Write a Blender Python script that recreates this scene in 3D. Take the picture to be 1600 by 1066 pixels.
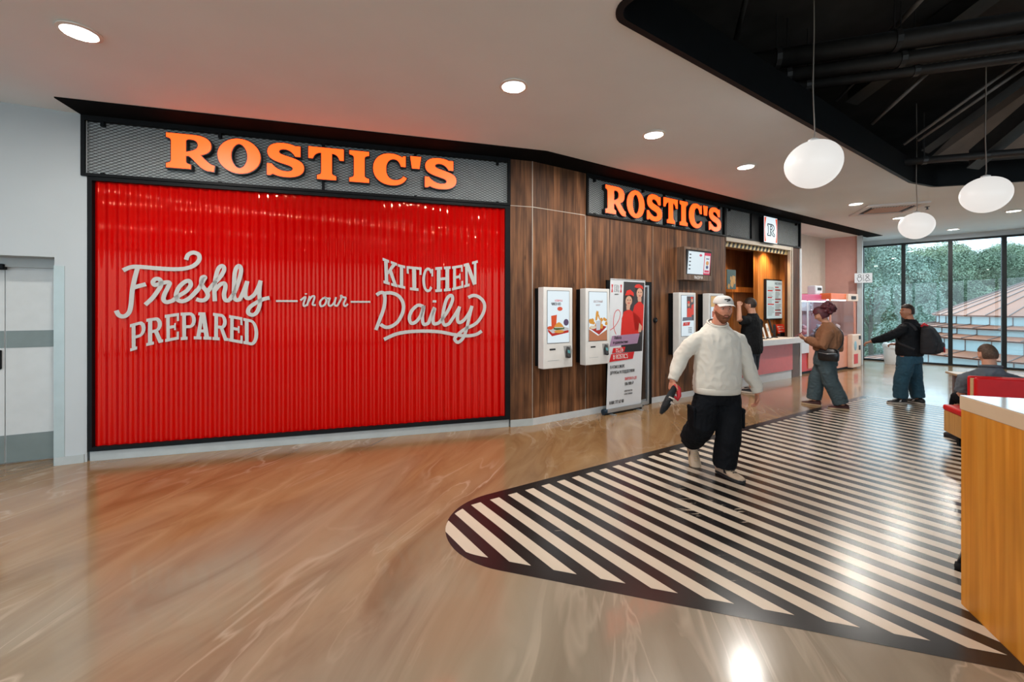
import bpy, math, random
from mathutils import Vector, Matrix, noise
random.seed(7)
for _o in list(bpy.data.objects): bpy.data.objects.remove(_o)
SC = bpy.context.scene
COL = SC.collection
V = Vector
R = math.radians
# ---------------------------------------------------------------- camera
HC = 1.65                       # eye height
FPX = 665.0                     # focal length in pixels of the 1600 px wide frame
cam = bpy.data.cameras.new('camera'); camo = bpy.data.objects.new('camera', cam); COL.objects.link(camo)
cam.sensor_fit = 'HORIZONTAL'; cam.sensor_width = 36.0; cam.lens = 36.0*FPX/1600.0
cam.shift_y = -53.0/1600.0
cam.clip_start = 0.05; cam.clip_end = 300
camo.location = (0, 0, HC); camo.rotation_euler = (R(90), 0, 0)
SC.camera = camo
# ---------------------------------------------------------------- colour management, sampling options
SC.view_settings.view_transform = 'Standard'; SC.view_settings.look = 'None'
SC.view_settings.gamma = 1.0; SC.view_settings.use_curve_mapping = False
SC.view_settings.exposure = 0.20
try:
    SC.cycles.use_denoising = True
    SC.cycles.max_bounces = 10; SC.cycles.diffuse_bounces = 5; SC.cycles.glossy_bounces = 4
    SC.cycles.transmission_bounces = 6; SC.cycles.transparent_max_bounces = 12
    SC.cycles.sample_clamp_indirect = 6.0
    SC.cycles.caustics_reflective = False; SC.cycles.caustics_refractive = False
except Exception: pass
# ---------------------------------------------------------------- world: bright overcast sky
W = bpy.data.worlds.new('overcast_sky'); SC.world = W; W.use_nodes = True
_nt = W.node_tree; _bg = _nt.nodes['Background']
_tc = _nt.nodes.new('ShaderNodeTexCoord'); _sx = _nt.nodes.new('ShaderNodeSeparateXYZ'); _cr = _nt.nodes.new('ShaderNodeValToRGB')
_nt.links.new(_tc.outputs['Generated'], _sx.inputs[0])
_mr = _nt.nodes.new('ShaderNodeMapRange'); _mr.inputs[1].default_value = -1; _mr.inputs[2].default_value = 1
_nt.links.new(_sx.outputs[2], _mr.inputs[0]); _nt.links.new(_mr.outputs[0], _cr.inputs[0])
_e = _cr.color_ramp.elements
_e[0].position = 0.40; _e[0].color = (0.45, 0.52, 0.55, 1)
_e[1].position = 0.53; _e[1].color = (0.62, 0.80, 0.95, 1)
_nt.links.new(_cr.outputs[0], _bg.inputs[0]); _bg.inputs[1].default_value = 3.3
DOWNLIGHT_W = 47.0
DOWNLIGHT_RGB = (1.0, 0.955, 0.89)

# ---------------------------------------------------------------- plan helpers
class Wall:
    """a vertical plane: s runs along it, +off comes out into the room"""
    def __init__(self, P, ang):
        a = R(ang); self.P = V((P[0], P[1], 0)); self.d = V((math.sin(a), math.cos(a), 0))
        self.n = V((math.cos(a), -math.sin(a), 0)); self.rz = R(90-ang)
    def pt(self, s, z, off=0): return self.P + self.d*s + self.n*off + V((0, 0, z))
    def sz(self, x, y, off=0):
        """wall coordinates measured off the photograph"""
        Q = self.P + self.n*off; r = (x-800)/FPX
        t = (r*Q.y-Q.x)/(self.d.x-r*self.d.y); Z = Q.y+t*self.d.y
        return t, HC+(480-y)/FPX*Z
def gr(x, y, z=0.0):
    Z = (HC-z)*FPX/(y-480.0); return V(((x-800)/FPX*Z, Z, z))
def dep(x, y, Z): return V(((x-800)/FPX*Z, Z, HC+(480-y)/FPX*Z))
CEIL = 3.70
W1 = Wall((0.286, 5.947), 73.7)     # red shutter wall
W2 = Wall((0.286, 5.947), 57.2)     # timber / counter wall
W0 = Wall(tuple(W1.pt(-5.02, 0)[:2]), 63.0)   # white wall with the door on the left (s negative)

# ---------------------------------------------------------------- materials
MATS = {}
def mat(name, col, rough=0.5, metal=0.0, var=0.06, scale=8.0, bump=0.0, bscale=60.0, emit=None, estr=1.0, coat=0.0, spec=0.5, sheen=0.0, stretch=None):
    if name in MATS: return MATS[name]
    m = bpy.data.materials.new(name); m.use_nodes = True; nt = m.node_tree; b = nt.nodes['Principled BSDF']
    b.inputs['Base Color'].default_value = (*col, 1); b.inputs['Roughness'].default_value = rough; b.inputs['Metallic'].default_value = metal
    b.inputs['Specular IOR Level'].default_value = spec
    if coat: b.inputs['Coat Weight'].default_value = coat; b.inputs['Coat Roughness'].default_value = 0.06
    if sheen: b.inputs['Sheen Weight'].default_value = sheen
    tc = nt.nodes.new('ShaderNodeTexCoord'); src = tc.outputs['Object']
    if stretch:
        mp = nt.nodes.new('ShaderNodeMapping'); mp.inputs['Scale'].default_value = stretch
        nt.links.new(src, mp.inputs[0]); src = mp.outputs[0]
    if var:
        n = nt.nodes.new('ShaderNodeTexNoise'); n.inputs['Scale'].default_value = scale; n.inputs['Detail'].default_value = 4
        nt.links.new(src, n.inputs['Vector'])
        r = nt.nodes.new('ShaderNodeValToRGB')
        r.color_ramp.elements[0].position = 0.3; r.color_ramp.elements[1].position = 0.7
        r.color_ramp.elements[0].color = (*[c*(1-var) for c in col], 1); r.color_ramp.elements[1].color = (*[min(1, c*(1+var)) for c in col], 1)
        nt.links.new(n.outputs['Fac'], r.inputs[0]); nt.links.new(r.outputs[0], b.inputs['Base Color'])
    if bump:
        n2 = nt.nodes.new('ShaderNodeTexNoise'); n2.inputs['Scale'].default_value = bscale; n2.inputs['Detail'].default_value = 3
        nt.links.new(src, n2.inputs['Vector'])
        bp = nt.nodes.new('ShaderNodeBump'); bp.inputs['Strength'].default_value = bump; bp.inputs['Distance'].default_value = 0.01
        nt.links.new(n2.outputs['Fac'], bp.inputs['Height']); nt.links.new(bp.outputs[0], b.inputs['Normal'])
    if emit:
        b.inputs['Emission Color'].default_value = (*emit, 1); b.inputs['Emission Strength'].default_value = estr
    MATS[name] = m; return m
def node(nt, t, **kw):
    n = nt.nodes.new(t)
    for k, v in kw.items():
        if k[0] == 'i' and k[1:].isdigit(): n.inputs[int(k[1:])].default_value = v
        else: setattr(n, k, v)
    return n
def ramp(nt, stops):
    r = nt.nodes.new('ShaderNodeValToRGB'); e = r.color_ramp.elements
    while len(e) < len(stops): e.new(0.5)
    for el, (p, c) in zip(e, stops): el.position = p; el.color = (*c, 1)
    return r
def wood(name, dark, mid, light, plank=0.125, rough=0.5, groove=True, stain=0.75, axis='X', coat=0.0, grain=1.0):
    """vertical boards: object x counts boards, object z runs along the grain"""
    m = bpy.data.materials.new(name); m.use_nodes = True; nt = m.node_tree; L = nt.links.new; b = nt.nodes['Principled BSDF']
    tc = node(nt, 'ShaderNodeTexCoord'); sp = node(nt, 'ShaderNodeSeparateXYZ'); L(tc.outputs['Object'], sp.inputs[0])
    dv = node(nt, 'ShaderNodeMath', operation='DIVIDE', i1=plank); L(sp.outputs[axis], dv.inputs[0])
    fl = node(nt, 'ShaderNodeMath', operation='FLOOR'); L(dv.outputs[0], fl.inputs[0])
    fr = node(nt, 'ShaderNodeMath', operation='FRACT'); L(dv.outputs[0], fr.inputs[0])
    wn = node(nt, 'ShaderNodeTexWhiteNoise', noise_dimensions='1D'); L(fl.outputs[0], wn.inputs['W'])
    # grain coordinates, shifted board by board
    sh = node(nt, 'ShaderNodeMath', operation='MULTIPLY', i1=13.7); L(wn.outputs['Value'], sh.inputs[0])
    zz = node(nt, 'ShaderNodeMath', operation='ADD'); L(sp.outputs['Z'], zz.inputs[0]); L(sh.outputs[0], zz.inputs[1])
    cb = node(nt, 'ShaderNodeCombineXYZ'); L(sp.outputs['X'], cb.inputs[0]); L(sp.outputs['Y'], cb.inputs[1]); L(zz.outputs[0], cb.inputs[2])
    mp = node(nt, 'ShaderNodeMapping'); mp.inputs['Scale'].default_value = (38*grain, 38*grain, 1.5*grain); L(cb.outputs[0], mp.inputs[0])
    n1 = node(nt, 'ShaderNodeTexNoise'); n1.inputs['Scale'].default_value = 1; n1.inputs['Detail'].default_value = 6; n1.inputs['Distortion'].default_value = 0.6; L(mp.outputs[0], n1.inputs['Vector'])
    mp2 = node(nt, 'ShaderNodeMapping'); mp2.inputs['Scale'].default_value = (5, 5, 1.3); L(cb.outputs[0], mp2.inputs[0])
    n2 = node(nt, 'ShaderNodeTexNoise'); n2.inputs['Scale'].default_value = 1; n2.inputs['Detail'].default_value = 3; L(mp2.outputs[0], n2.inputs['Vector'])
    r1 = ramp(nt, [(0.30, dark), (0.52, mid), (0.74, light)]); L(n1.outputs['Fac'], r1.inputs[0])
    # board-to-board tone and smoky stains
    t1 = node(nt, 'ShaderNodeMapRange', i3=0.72, i4=1.2); L(wn.outputs['Value'], t1.inputs[0])
    t2 = node(nt, 'ShaderNodeMapRange', i1=0.36, i2=0.64, i3=1.0-stain*0.62, i4=1.12); L(n2.outputs['Fac'], t2.inputs[0])
    mu = node(nt, 'ShaderNodeMath', operation='MULTIPLY'); L(t1.outputs[0], mu.inputs[0]); L(t2.outputs[0], mu.inputs[1])
    last = mu
    # knots
    vo = node(nt, 'ShaderNodeTexVoronoi'); vo.inputs['Scale'].default_value = 1
    mp3 = node(nt, 'ShaderNodeMapping'); mp3.inputs['Scale'].default_value = (3.2, 3.2, 1.6); L(cb.outputs[0], mp3.inputs[0]); L(mp3.outputs[0], vo.inputs['Vector'])
    kn = node(nt, 'ShaderNodeMapRange', i1=0.03, i2=0.09, i3=0.35, i4=1.0); L(vo.outputs['Distance'], kn.inputs[0])
    mk = node(nt, 'ShaderNodeMath', operation='MULTIPLY'); L(last.outputs[0], mk.inputs[0]); L(kn.outputs[0], mk.inputs[1]); last = mk
    if groove:
        g = node(nt, 'ShaderNodeMath', operation='LESS_THAN', i1=0.965); L(fr.outputs[0], g.inputs[0])
        g2 = node(nt, 'ShaderNodeMapRange', i3=0.30, i4=1.0); L(g.outputs[0], g2.inputs[0])
        mg = node(nt, 'ShaderNodeMath', operation='MULTIPLY'); L(last.outputs[0], mg.inputs[0]); L(g2.outputs[0], mg.inputs[1]); last = mg
    mx = node(nt, 'ShaderNodeVectorMath', operation='SCALE'); L(r1.outputs[0], mx.inputs[0]); L(last.outputs[0], mx.inputs['Scale'])
    L(mx.outputs[0], b.inputs['Base Color'])
    b.inputs['Roughness'].default_value = rough; b.inputs['Specular IOR Level'].default_value = 0.3
    if coat: b.inputs['Coat Weight'].default_value = coat; b.inputs['Coat Roughness'].default_value = 0.15
    bp = node(nt, 'ShaderNodeBump'); bp.inputs['Strength'].default_value = 0.15; bp.inputs['Distance'].default_value = 0.004
    L(n1.outputs['Fac'], bp.inputs['Height']); L(bp.outputs[0], b.inputs['Normal'])
    MATS[name] = m; return m
def glow(name, col, s):
    m = bpy.data.materials.new(name); m.use_nodes = True; nt = m.node_tree; b = nt.nodes['Principled BSDF']
    b.inputs['Base Color'].default_value = (*[c*0.3 for c in col], 1); b.inputs['Roughness'].default_value = 0.4
    b.inputs['Emission Color'].default_value = (*col, 1); b.inputs['Emission Strength'].default_value = s
    MATS[name] = m; return m

# ---------------------------------------------------------------- scene-graph helpers
def thing(name, label, cat, loc=(0, 0, 0), rz=0.0, group=None):
    o = bpy.data.objects.new(name, None); COL.objects.link(o); o.empty_display_size = 0.1
    o.location = loc; o.rotation_euler = (0, 0, rz); tag(o, label, cat, group); return o
def tag(o, label=None, cat=None, group=None, kind=None):
    if label: o['label'] = label
    if cat: o['category'] = cat
    if group: o['group'] = group
    if kind: o['kind'] = kind
    return o
def link(name, me, m, parent=None):
    o = bpy.data.objects.new(name, me); COL.objects.link(o)
    if m is not None and not me.materials: me.materials.append(m)
    if parent is not None: o.parent = parent
    return o
def copy_tree(o, parent=None):
    c = o.copy(); COL.objects.link(c)
    if parent is not None: c.parent = parent
    for ch in [x for x in bpy.data.objects if x.parent == o]: copy_tree(ch, c)
    return c
class MB:
    """collects solids, then links them as one mesh object"""
    def __init__(self, M=None): self.v = []; self.f = []; self.mi = []; self.M = M or Matrix(); self.cur = 0
    def add(self, vs, fs):
        n = len(self.v); self.v += [tuple(self.M @ V(p)) for p in vs]; self.f += [tuple(i+n for i in f) for f in fs]; self.mi += [self.cur]*len(fs); return self
    def box(self, x0, x1, y0, y1, z0, z1):
        return self.add([(x0,y0,z0),(x1,y0,z0),(x1,y1,z0),(x0,y1,z0),(x0,y0,z1),(x1,y0,z1),(x1,y1,z1),(x0,y1,z1)],
                 [(0,3,2,1),(4,5,6,7),(0,1,5,4),(1,2,6,5),(2,3,7,6),(3,0,4,7)])
    def prism(self, pts, y0, y1):
        """polygon in xz (counter-clockwise seen from -y), between y0 (front) and y1 (back)"""
        n = len(pts)
        a = sum(pts[i][0]*pts[(i+1) % n][1]-pts[(i+1) % n][0]*pts[i][1] for i in range(n))
        if a < 0: pts = pts[::-1]
        vs = [(p[0], y0, p[1]) for p in pts]+[(p[0], y1, p[1]) for p in pts]
        return self.add(vs, [tuple(range(n)), tuple(range(2*n-1, n-1, -1))]+[((i+1) % n, i, n+i, n+(i+1) % n) for i in range(n)])
    def slab(self, pts, z0, z1):
        """polygon in xy between two heights"""
        n = len(pts)
        a = sum(pts[i][0]*pts[(i+1) % n][1]-pts[(i+1) % n][0]*pts[i][1] for i in range(n))
        if a < 0: pts = pts[::-1]
        vs = [(p[0], p[1], z0) for p in pts]+[(p[0], p[1], z1) for p in pts]
        return self.add(vs, [tuple(range(n-1, -1, -1)), tuple(range(n, 2*n))]+[(i, (i+1) % n, n+(i+1) % n, n+i) for i in range(n)])
    def rings(self, rs, cap=True):
        """rs: list of closed loops of equal length"""
        n = len(rs[0]); vs = [p for r in rs for p in r]; fs = []
        for k in range(len(rs)-1):
            for i in range(n): fs.append((k*n+i, k*n+(i+1) % n, (k+1)*n+(i+1) % n, (k+1)*n+i))
        if cap: fs += [tuple(range(n-1, -1, -1)), tuple(range((len(rs)-1)*n, len(rs)*n))]
        return self.add(vs, fs)
    def tube(self, pts, r, n=10, round_ends=False, flat=1.0, up=None):
        pts = [V(p) for p in pts]
        rr = list(r) if isinstance(r, (list, tuple)) else [r]*len(pts)
        ts = []
        for i in range(len(pts)):
            t = (pts[min(i+1, len(pts)-1)]-pts[max(i-1, 0)])
            ts.append(t.normalized() if t.length > 1e-9 else V((0, 0, 1)))
        a = V(up) if up is not None else (V((0, 0, 1)) if abs(ts[0].z) < 0.9 else V((1, 0, 0)))
        rs = []
        if round_ends:
            p0, p1 = pts[0], pts[-1]
            E0 = [(p0-ts[0]*rr[0]*math.sin(R(q)), rr[0]*math.cos(R(q)), ts[0]) for q in (78, 50, 25)]
            E1 = [(p1+ts[-1]*rr[-1]*math.sin(R(q)), rr[-1]*math.cos(R(q)), ts[-1]) for q in (25, 50, 78)]
        else: E0 = E1 = []
        for p, q, t in E0+list(zip(pts, rr, ts))+E1:
            x = (a-t*a.dot(t))
            if x.length < 1e-6: x = t.orthogonal()
            x.normalize(); a = x if up is None else V(up); y = t.cross(x)
            rs.append([p+x*math.cos(2*math.pi*i/n)*q+y*math.sin(2*math.pi*i/n)*q*flat for i in range(n)])
        return self.rings(rs)
    def lathe(self, prof, c=(0, 0, 0), n=32, sx=1.0, sy=1.0):
        c = V(c)
        rs = [[c+V((r*math.cos(2*math.pi*i/n)*sx, r*math.sin(2*math.pi*i/n)*sy, z)) for i in range(n)] for r, z in prof]
        return self.rings(rs)
    def ball(self, c, r, n=16, k=10):
        if not isinstance(r, (tuple, list)): r = (r, r, r)
        return self.rings([[V(c)+V((r[0]*math.cos(2*math.pi*i/n)*math.cos(a), r[1]*math.sin(2*math.pi*i/n)*math.cos(a), r[2]*math.sin(a))) for i in range(n)]
                    for a in [R(-89+178*j/(k-1)) for j in range(k)]])
    def ribbon(self, pts, w, y, t=0.0015, ends=True):
        """flat stroke in the xz plane, facing -y; w width (or list)"""
        P = [V((p[0], p[1])) for p in pts]; n = len(P); Lf = []; Rt = []
        for i in range(n):
            a = P[max(i-1, 0)]; b = P[min(i+1, n-1)]; d = (b-a)
            d = d.normalized() if d.length > 1e-9 else V((1, 0)); q = V((-d.y, d.x))*((w[i] if isinstance(w, list) else w)/2)
            Lf.append(P[i]+q); Rt.append(P[i]-q)
        for i in range(n-1):
            vs = [(p[0], y, p[1]) for p in (Lf[i], Rt[i], Rt[i+1], Lf[i+1])]+[(p[0], y+t, p[1]) for p in (Lf[i], Rt[i], Rt[i+1], Lf[i+1])]
            self.add(vs, [(0, 1, 2, 3), (7, 6, 5, 4), (0, 3, 7, 4), (1, 5, 6, 2)])
        return self
    def mesh(self, name, smooth=False):
        me = bpy.data.meshes.new(name); me.from_pydata(self.v, [], self.f); me.validate(); me.update()
        if smooth: me.polygons.foreach_set('use_smooth', [True]*len(me.polygons))
        return me
    def build(self, name, m, parent=None, smooth=False, bevel=0.0, seg=2, auto=None):
        me = self.mesh(name, smooth or bool(auto))
        ms = m if isinstance(m, (list, tuple)) else [m]
        for q in ms: me.materials.append(q)
        if len(ms) > 1 and len(me.polygons) == len(self.mi): me.polygons.foreach_set('material_index', self.mi)
        o = bpy.data.objects.new(name, me); COL.objects.link(o)
        if parent is not None: o.parent = parent
        if auto:
            try: me.set_sharp_from_angle(angle=R(auto))
            except Exception: pass
        if bevel:
            b = o.modifiers.new('bevel', 'BEVEL'); b.width = bevel; b.segments = seg; b.limit_method = 'ANGLE'; b.angle_limit = R(40)
        return o
def struct(o): o['kind'] = 'structure'; return o
def smoothline(pts, k=6):
    P = [V(p) for p in pts]; out = []
    for i in range(len(P)-1):
        p0 = P[max(i-1, 0)]; p1 = P[i]; p2 = P[i+1]; p3 = P[min(i+2, len(P)-1)]
        for j in range(k):
            t = j/k; out.append(0.5*((2*p1)+(p2-p0)*t+(2*p0-5*p1+4*p2-p3)*t*t+(3*p1-p0-3*p2+p3)*t**3))
    out.append(P[-1]); return out
def path(cmds, k=8):
    """[('M',x,y),('L',x,y),('C',x1,y1,x2,y2,x,y)] -> points"""
    out = []
    for c in cmds:
        if c[0] in 'ML': out.append((c[1], c[2]))
        else:
            x0, y0 = out[-1]; x1, y1, x2, y2, x3, y3 = c[1:]
            for j in range(1, k+1):
                t = j/k; u = 1-t
                out.append((u**3*x0+3*u*u*t*x1+3*u*t*t*x2+t**3*x3, u**3*y0+3*u*u*t*y1+3*u*t*t*y2+t**3*y3))
    return out
def fill_mesh(loops, extrude=0.0, offset=0.0, bevel=0.0):
    """closed loops in (x,z), holes by even-odd -> mesh in the xz plane facing -y, y in [-extrude, extrude]"""
    cu = bpy.data.curves.new('fill', 'CURVE'); cu.dimensions = '2D'; cu.fill_mode = 'BOTH'; cu.extrude = extrude; cu.offset = offset
    for lp in loops:
        s = cu.splines.new('POLY'); s.points.add(len(lp)-1)
        for p, q in zip(s.points, lp): p.co = (q[0], q[1], 0, 1)
        s.use_cyclic_u = True
    return curve_mesh(cu)
def curve_mesh(cu):
    o = bpy.data.objects.new('tmp', cu); COL.objects.link(o)
    dg = bpy.context.evaluated_depsgraph_get(); dg.update()
    me = bpy.data.meshes.new_from_object(o.evaluated_get(dg))
    bpy.data.objects.remove(o); bpy.data.curves.remove(cu)
    me.transform(Matrix.Rotation(R(90), 4, 'X')); me.materials.clear(); return me
def text(name, s, size, m, parent, x, z, y, align='CENTER', xs=1.0, shear=0.0, rot=0.0, bold=0.0):
    cu = bpy.data.curves.new('txt', 'FONT'); cu.body = s; cu.size = size; cu.align_x = align; cu.align_y = 'CENTER'; cu.extrude = 0.0006; cu.shear = shear
    me = curve_mesh(cu)
    if bold:                                # heavier print: the strokes widened sideways
        b_ = bpy.data.meshes.new('txt'); vs = [tuple(v.co) for v in me.vertices]; fs = [tuple(p.vertices) for p in me.polygons]; n = len(vs); V2 = []; F2 = []
        for k, d in enumerate((-bold, 0, bold)): V2 += [(p[0]+d, p[1]+0.0001*k, p[2]) for p in vs]; F2 += [tuple(i+n*k for i in f) for f in fs]
        b_.from_pydata(V2, [], F2); b_.update(); me = b_
    me.transform(Matrix.Translation((x, y, z)) @ Matrix.Rotation(rot, 4, 'Y') @ Matrix.Diagonal((xs, 1, 1, 1)))
    return link(name, me, m, parent)
def remesh(mb, voxel, smooth=3, fold=0.0, ffreq=(6, 6, 3), seed=0.0, fac=0.5):
    """join overlapping solids into one continuous skin"""
    me = mb.mesh('tmp'); o = bpy.data.objects.new('tmp', me); COL.objects.link(o)
    r = o.modifiers.new('r', 'REMESH'); r.mode = 'VOXEL'; r.voxel_size = voxel
    if smooth:
        s = o.modifiers.new('s', 'SMOOTH'); s.iterations = smooth; s.factor = fac
    dg = bpy.context.evaluated_depsgraph_get(); dg.update()
    out = bpy.data.meshes.new_from_object(o.evaluated_get(dg)); bpy.data.objects.remove(o); bpy.data.meshes.remove(me)
    if fold:
        nr = [v.normal.copy() for v in out.vertices]
        for v, n in zip(out.vertices, nr):
            c = v.co
            a = noise.noise(V((c.x*ffreq[0]+seed, c.y*ffreq[1], c.z*ffreq[2])))
            b = noise.noise(V((c.x*ffreq[0]*2.3+c.z*5, c.y*ffreq[1]*2.3+seed, c.z*ffreq[2]*3.1-c.x*4)))
            b = 0.55-2.0*abs(b)
            v.co = c + n*fold*(a*0.7+b*0.55)
    out.polygons.foreach_set('use_smooth', [True]*len(out.polygons)); out.materials.clear(); return out
# common materials
BLACK = mat('black_paint', (0.005, 0.006, 0.007), 0.5, var=0.2, spec=0.14)
BLACKMAT = mat('black_matt', (0.006, 0.008, 0.010), 0.8, var=0.2)
WHITEP = mat('white_wall_paint', (0.46, 0.505, 0.525), 0.75, var=0.03, scale=1.5, bump=0.03, bscale=150)
CEILM = mat('ceiling_paint', (0.80, 0.895, 0.945), 0.85, var=0.025, scale=1.2, bump=0.02, bscale=120)
SKIRT = mat('grey_skirting', (0.40, 0.44, 0.44), 0.45, var=0.05)
ALU = mat('brushed_aluminium', (0.55, 0.58, 0.60), 0.35, 0.85, var=0.05)
STEEL = mat('dark_steel', (0.10, 0.11, 0.12), 0.35, 0.8, var=0.1)
CHROME = mat('chrome', (0.75, 0.76, 0.78), 0.12, 1.0, var=0.02)
KWHITE = mat('kiosk_white', (0.70, 0.69, 0.66), 0.4, var=0.03)
WHITEPL = mat('white_plastic', (0.75, 0.75, 0.74), 0.4, var=0.03)
INK = mat('black_ink', (0.012, 0.012, 0.014), 0.6, var=0.1)
REDINK = mat('red_print', (0.62, 0.018, 0.018), 0.5, var=0.05)
WOODW = wood('wall_boards', (0.080, 0.030, 0.012), (0.200, 0.083, 0.034), (0.33, 0.150, 0.065), plank=0.125, rough=0.55, grain=0.55, stain=0.95)
# ================================================================ THE ROOM
def xy_fill(loops, z0, z1):
    me = fill_mesh(loops, extrude=(z1-z0)/2); me.transform(Matrix.Translation((0, 0, (z0+z1)/2)) @ Matrix.Rotation(R(-90), 4, 'X')); return me
def fillet(poly, rad, k=8):
    out = []; n = len(poly)
    for i, p in enumerate(poly):
        r = rad[i] if isinstance(rad, (list, tuple)) else rad
        if not r: out.append(p); continue
        P = V(p); a = (V(poly[i-1])-P).normalized(); b = (V(poly[(i+1) % n])-P).normalized()
        h = math.acos(max(-1, min(1, a.dot(b))))/2; c = P+(a+b).normalized()*(r/math.sin(h)); t = r/math.tan(h)
        q0 = P+a*t-c; q1 = P+b*t-c; a0 = math.atan2(q0.y, q0.x); da = math.atan2(q1.y, q1.x)-a0
        da = (da+math.pi) % (2*math.pi)-math.pi
        out += [(c.x+r*math.cos(a0+da*j/k), c.y+r*math.sin(a0+da*j/k)) for j in range(k+1)]
    return out
WW = Wall((10.97, 13.38), 134.4)    # glazed wall on the right
END = WW.pt(9.2, 0)
# --- floor: poured resin with swirling pigment
def floor_material():
    m = bpy.data.materials.new('poured_resin'); m.use_nodes = True; nt = m.node_tree; L = nt.links.new; b = nt.nodes['Principled BSDF']
    tc = node(nt, 'ShaderNodeTexCoord')
    mp0 = node(nt, 'ShaderNodeMapping'); mp0.inputs['Rotation'].default_value = (0, 0, R(14)); L(tc.outputs['Object'], mp0.inputs[0])
    mp = node(nt, 'ShaderNodeMapping'); mp.inputs['Scale'].default_value = (1.5, 0.36, 1); L(mp0.outputs[0], mp.inputs[0])
    w = node(nt, 'ShaderNodeTexNoise'); w.inputs['Scale'].default_value = 0.75; w.inputs['Detail'].default_value = 2.5; L(mp.outputs[0], w.inputs['Vector'])
    ws = node(nt, 'ShaderNodeVectorMath', operation='SCALE'); ws.inputs['Scale'].default_value = 1.5; L(w.outputs['Color'], ws.inputs[0])
    ad = node(nt, 'ShaderNodeVectorMath', operation='ADD'); L(mp.outputs[0], ad.inputs[0]); L(ws.outputs[0], ad.inputs[1])
    n = node(nt, 'ShaderNodeTexNoise'); n.inputs['Scale'].default_value = 2.0; n.inputs['Detail'].default_value = 8; n.inputs['Roughness'].default_value = 0.55; n.inputs['Distortion'].default_value = 1.1; L(ad.outputs[0], n.inputs['Vector'])
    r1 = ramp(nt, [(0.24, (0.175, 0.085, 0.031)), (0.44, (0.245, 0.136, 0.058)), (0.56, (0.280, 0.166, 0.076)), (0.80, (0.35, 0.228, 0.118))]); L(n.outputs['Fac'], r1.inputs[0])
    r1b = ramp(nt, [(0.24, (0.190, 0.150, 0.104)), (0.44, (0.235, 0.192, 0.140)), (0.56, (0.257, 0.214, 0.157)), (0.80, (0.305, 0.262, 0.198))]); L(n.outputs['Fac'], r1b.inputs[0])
    # two pigment tones, tan along the shopfronts painting in their reflected colour, grey-beige elsewhere
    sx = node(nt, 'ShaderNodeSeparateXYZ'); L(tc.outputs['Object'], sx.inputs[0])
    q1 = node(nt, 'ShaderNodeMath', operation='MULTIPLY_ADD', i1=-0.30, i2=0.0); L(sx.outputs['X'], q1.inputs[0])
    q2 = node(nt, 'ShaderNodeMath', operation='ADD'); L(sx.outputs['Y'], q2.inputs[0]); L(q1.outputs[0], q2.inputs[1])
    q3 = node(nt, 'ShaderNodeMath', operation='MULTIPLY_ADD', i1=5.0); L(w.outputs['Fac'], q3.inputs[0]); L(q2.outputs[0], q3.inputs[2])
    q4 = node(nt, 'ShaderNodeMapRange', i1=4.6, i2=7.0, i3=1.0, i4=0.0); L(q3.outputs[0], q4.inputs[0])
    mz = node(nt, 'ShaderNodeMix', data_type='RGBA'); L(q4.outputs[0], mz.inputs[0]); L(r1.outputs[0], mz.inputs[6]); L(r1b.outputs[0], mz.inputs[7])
    # thin pale veins
    v = node(nt, 'ShaderNodeTexNoise'); v.inputs['Scale'].default_value = 1.15; v.inputs['Detail'].default_value = 4; v.inputs['Distortion'].default_value = 1.6; L(ad.outputs[0], v.inputs['Vector'])
    s1 = node(nt, 'ShaderNodeMath', operation='SUBTRACT', i1=0.5); L(v.outputs['Fac'], s1.inputs[0])
    ab = node(nt, 'ShaderNodeMath', operation='ABSOLUTE'); L(s1.outputs[0], ab.inputs[0])
    r2 = node(nt, 'ShaderNodeMapRange', i1=0.0, i2=0.022, i3=0.50, i4=0.0); L(ab.outputs[0], r2.inputs[0])
    big = node(nt, 'ShaderNodeTexNoise'); big.inputs['Scale'].default_value = 0.45; L(tc.outputs['Object'], big.inputs['Vector'])
    bm = node(nt, 'ShaderNodeMapRange', i1=0.42, i2=0.62, i3=0.0, i4=1.0); L(big.outputs['Fac'], bm.inputs[0])
    vm = node(nt, 'ShaderNodeMath', operation='MULTIPLY'); L(r2.outputs[0], vm.inputs[0]); L(bm.outputs[0], vm.inputs[1])
    mx = node(nt, 'ShaderNodeMix', data_type='RGBA'); L(vm.outputs[0], mx.inputs[0]); L(mz.outputs[2], mx.inputs[6]); mx.inputs[7].default_value = (0.54, 0.45, 0.345, 1)
    L(mx.outputs[2], b.inputs['Base Color'])
    sp = node(nt, 'ShaderNodeTexNoise'); sp.inputs['Scale'].default_value = 2.2; sp.inputs['Detail'].default_value = 5; L(tc.outputs['Object'], sp.inputs['Vector'])
    rr = node(nt, 'ShaderNodeMapRange', i1=0.3, i2=0.7, i3=0.13, i4=0.21); L(sp.outputs['Fac'], rr.inputs[0]); L(rr.outputs[0], b.inputs['Roughness'])
    b.inputs['Specular IOR Level'].default_value = 0.5; b.inputs['Coat Weight'].default_value = 0.28; b.inputs['Coat Roughness'].default_value = 0.055
    return m
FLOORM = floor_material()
outline = [(-14, -9), (17.4, -9), (END.x, END.y), (10.97, 13.38), (9.6, 14.6), (-14, 14.6)]
struct(MB().slab(outline, -0.12, 0.0).build('floor', FLOORM))
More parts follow.
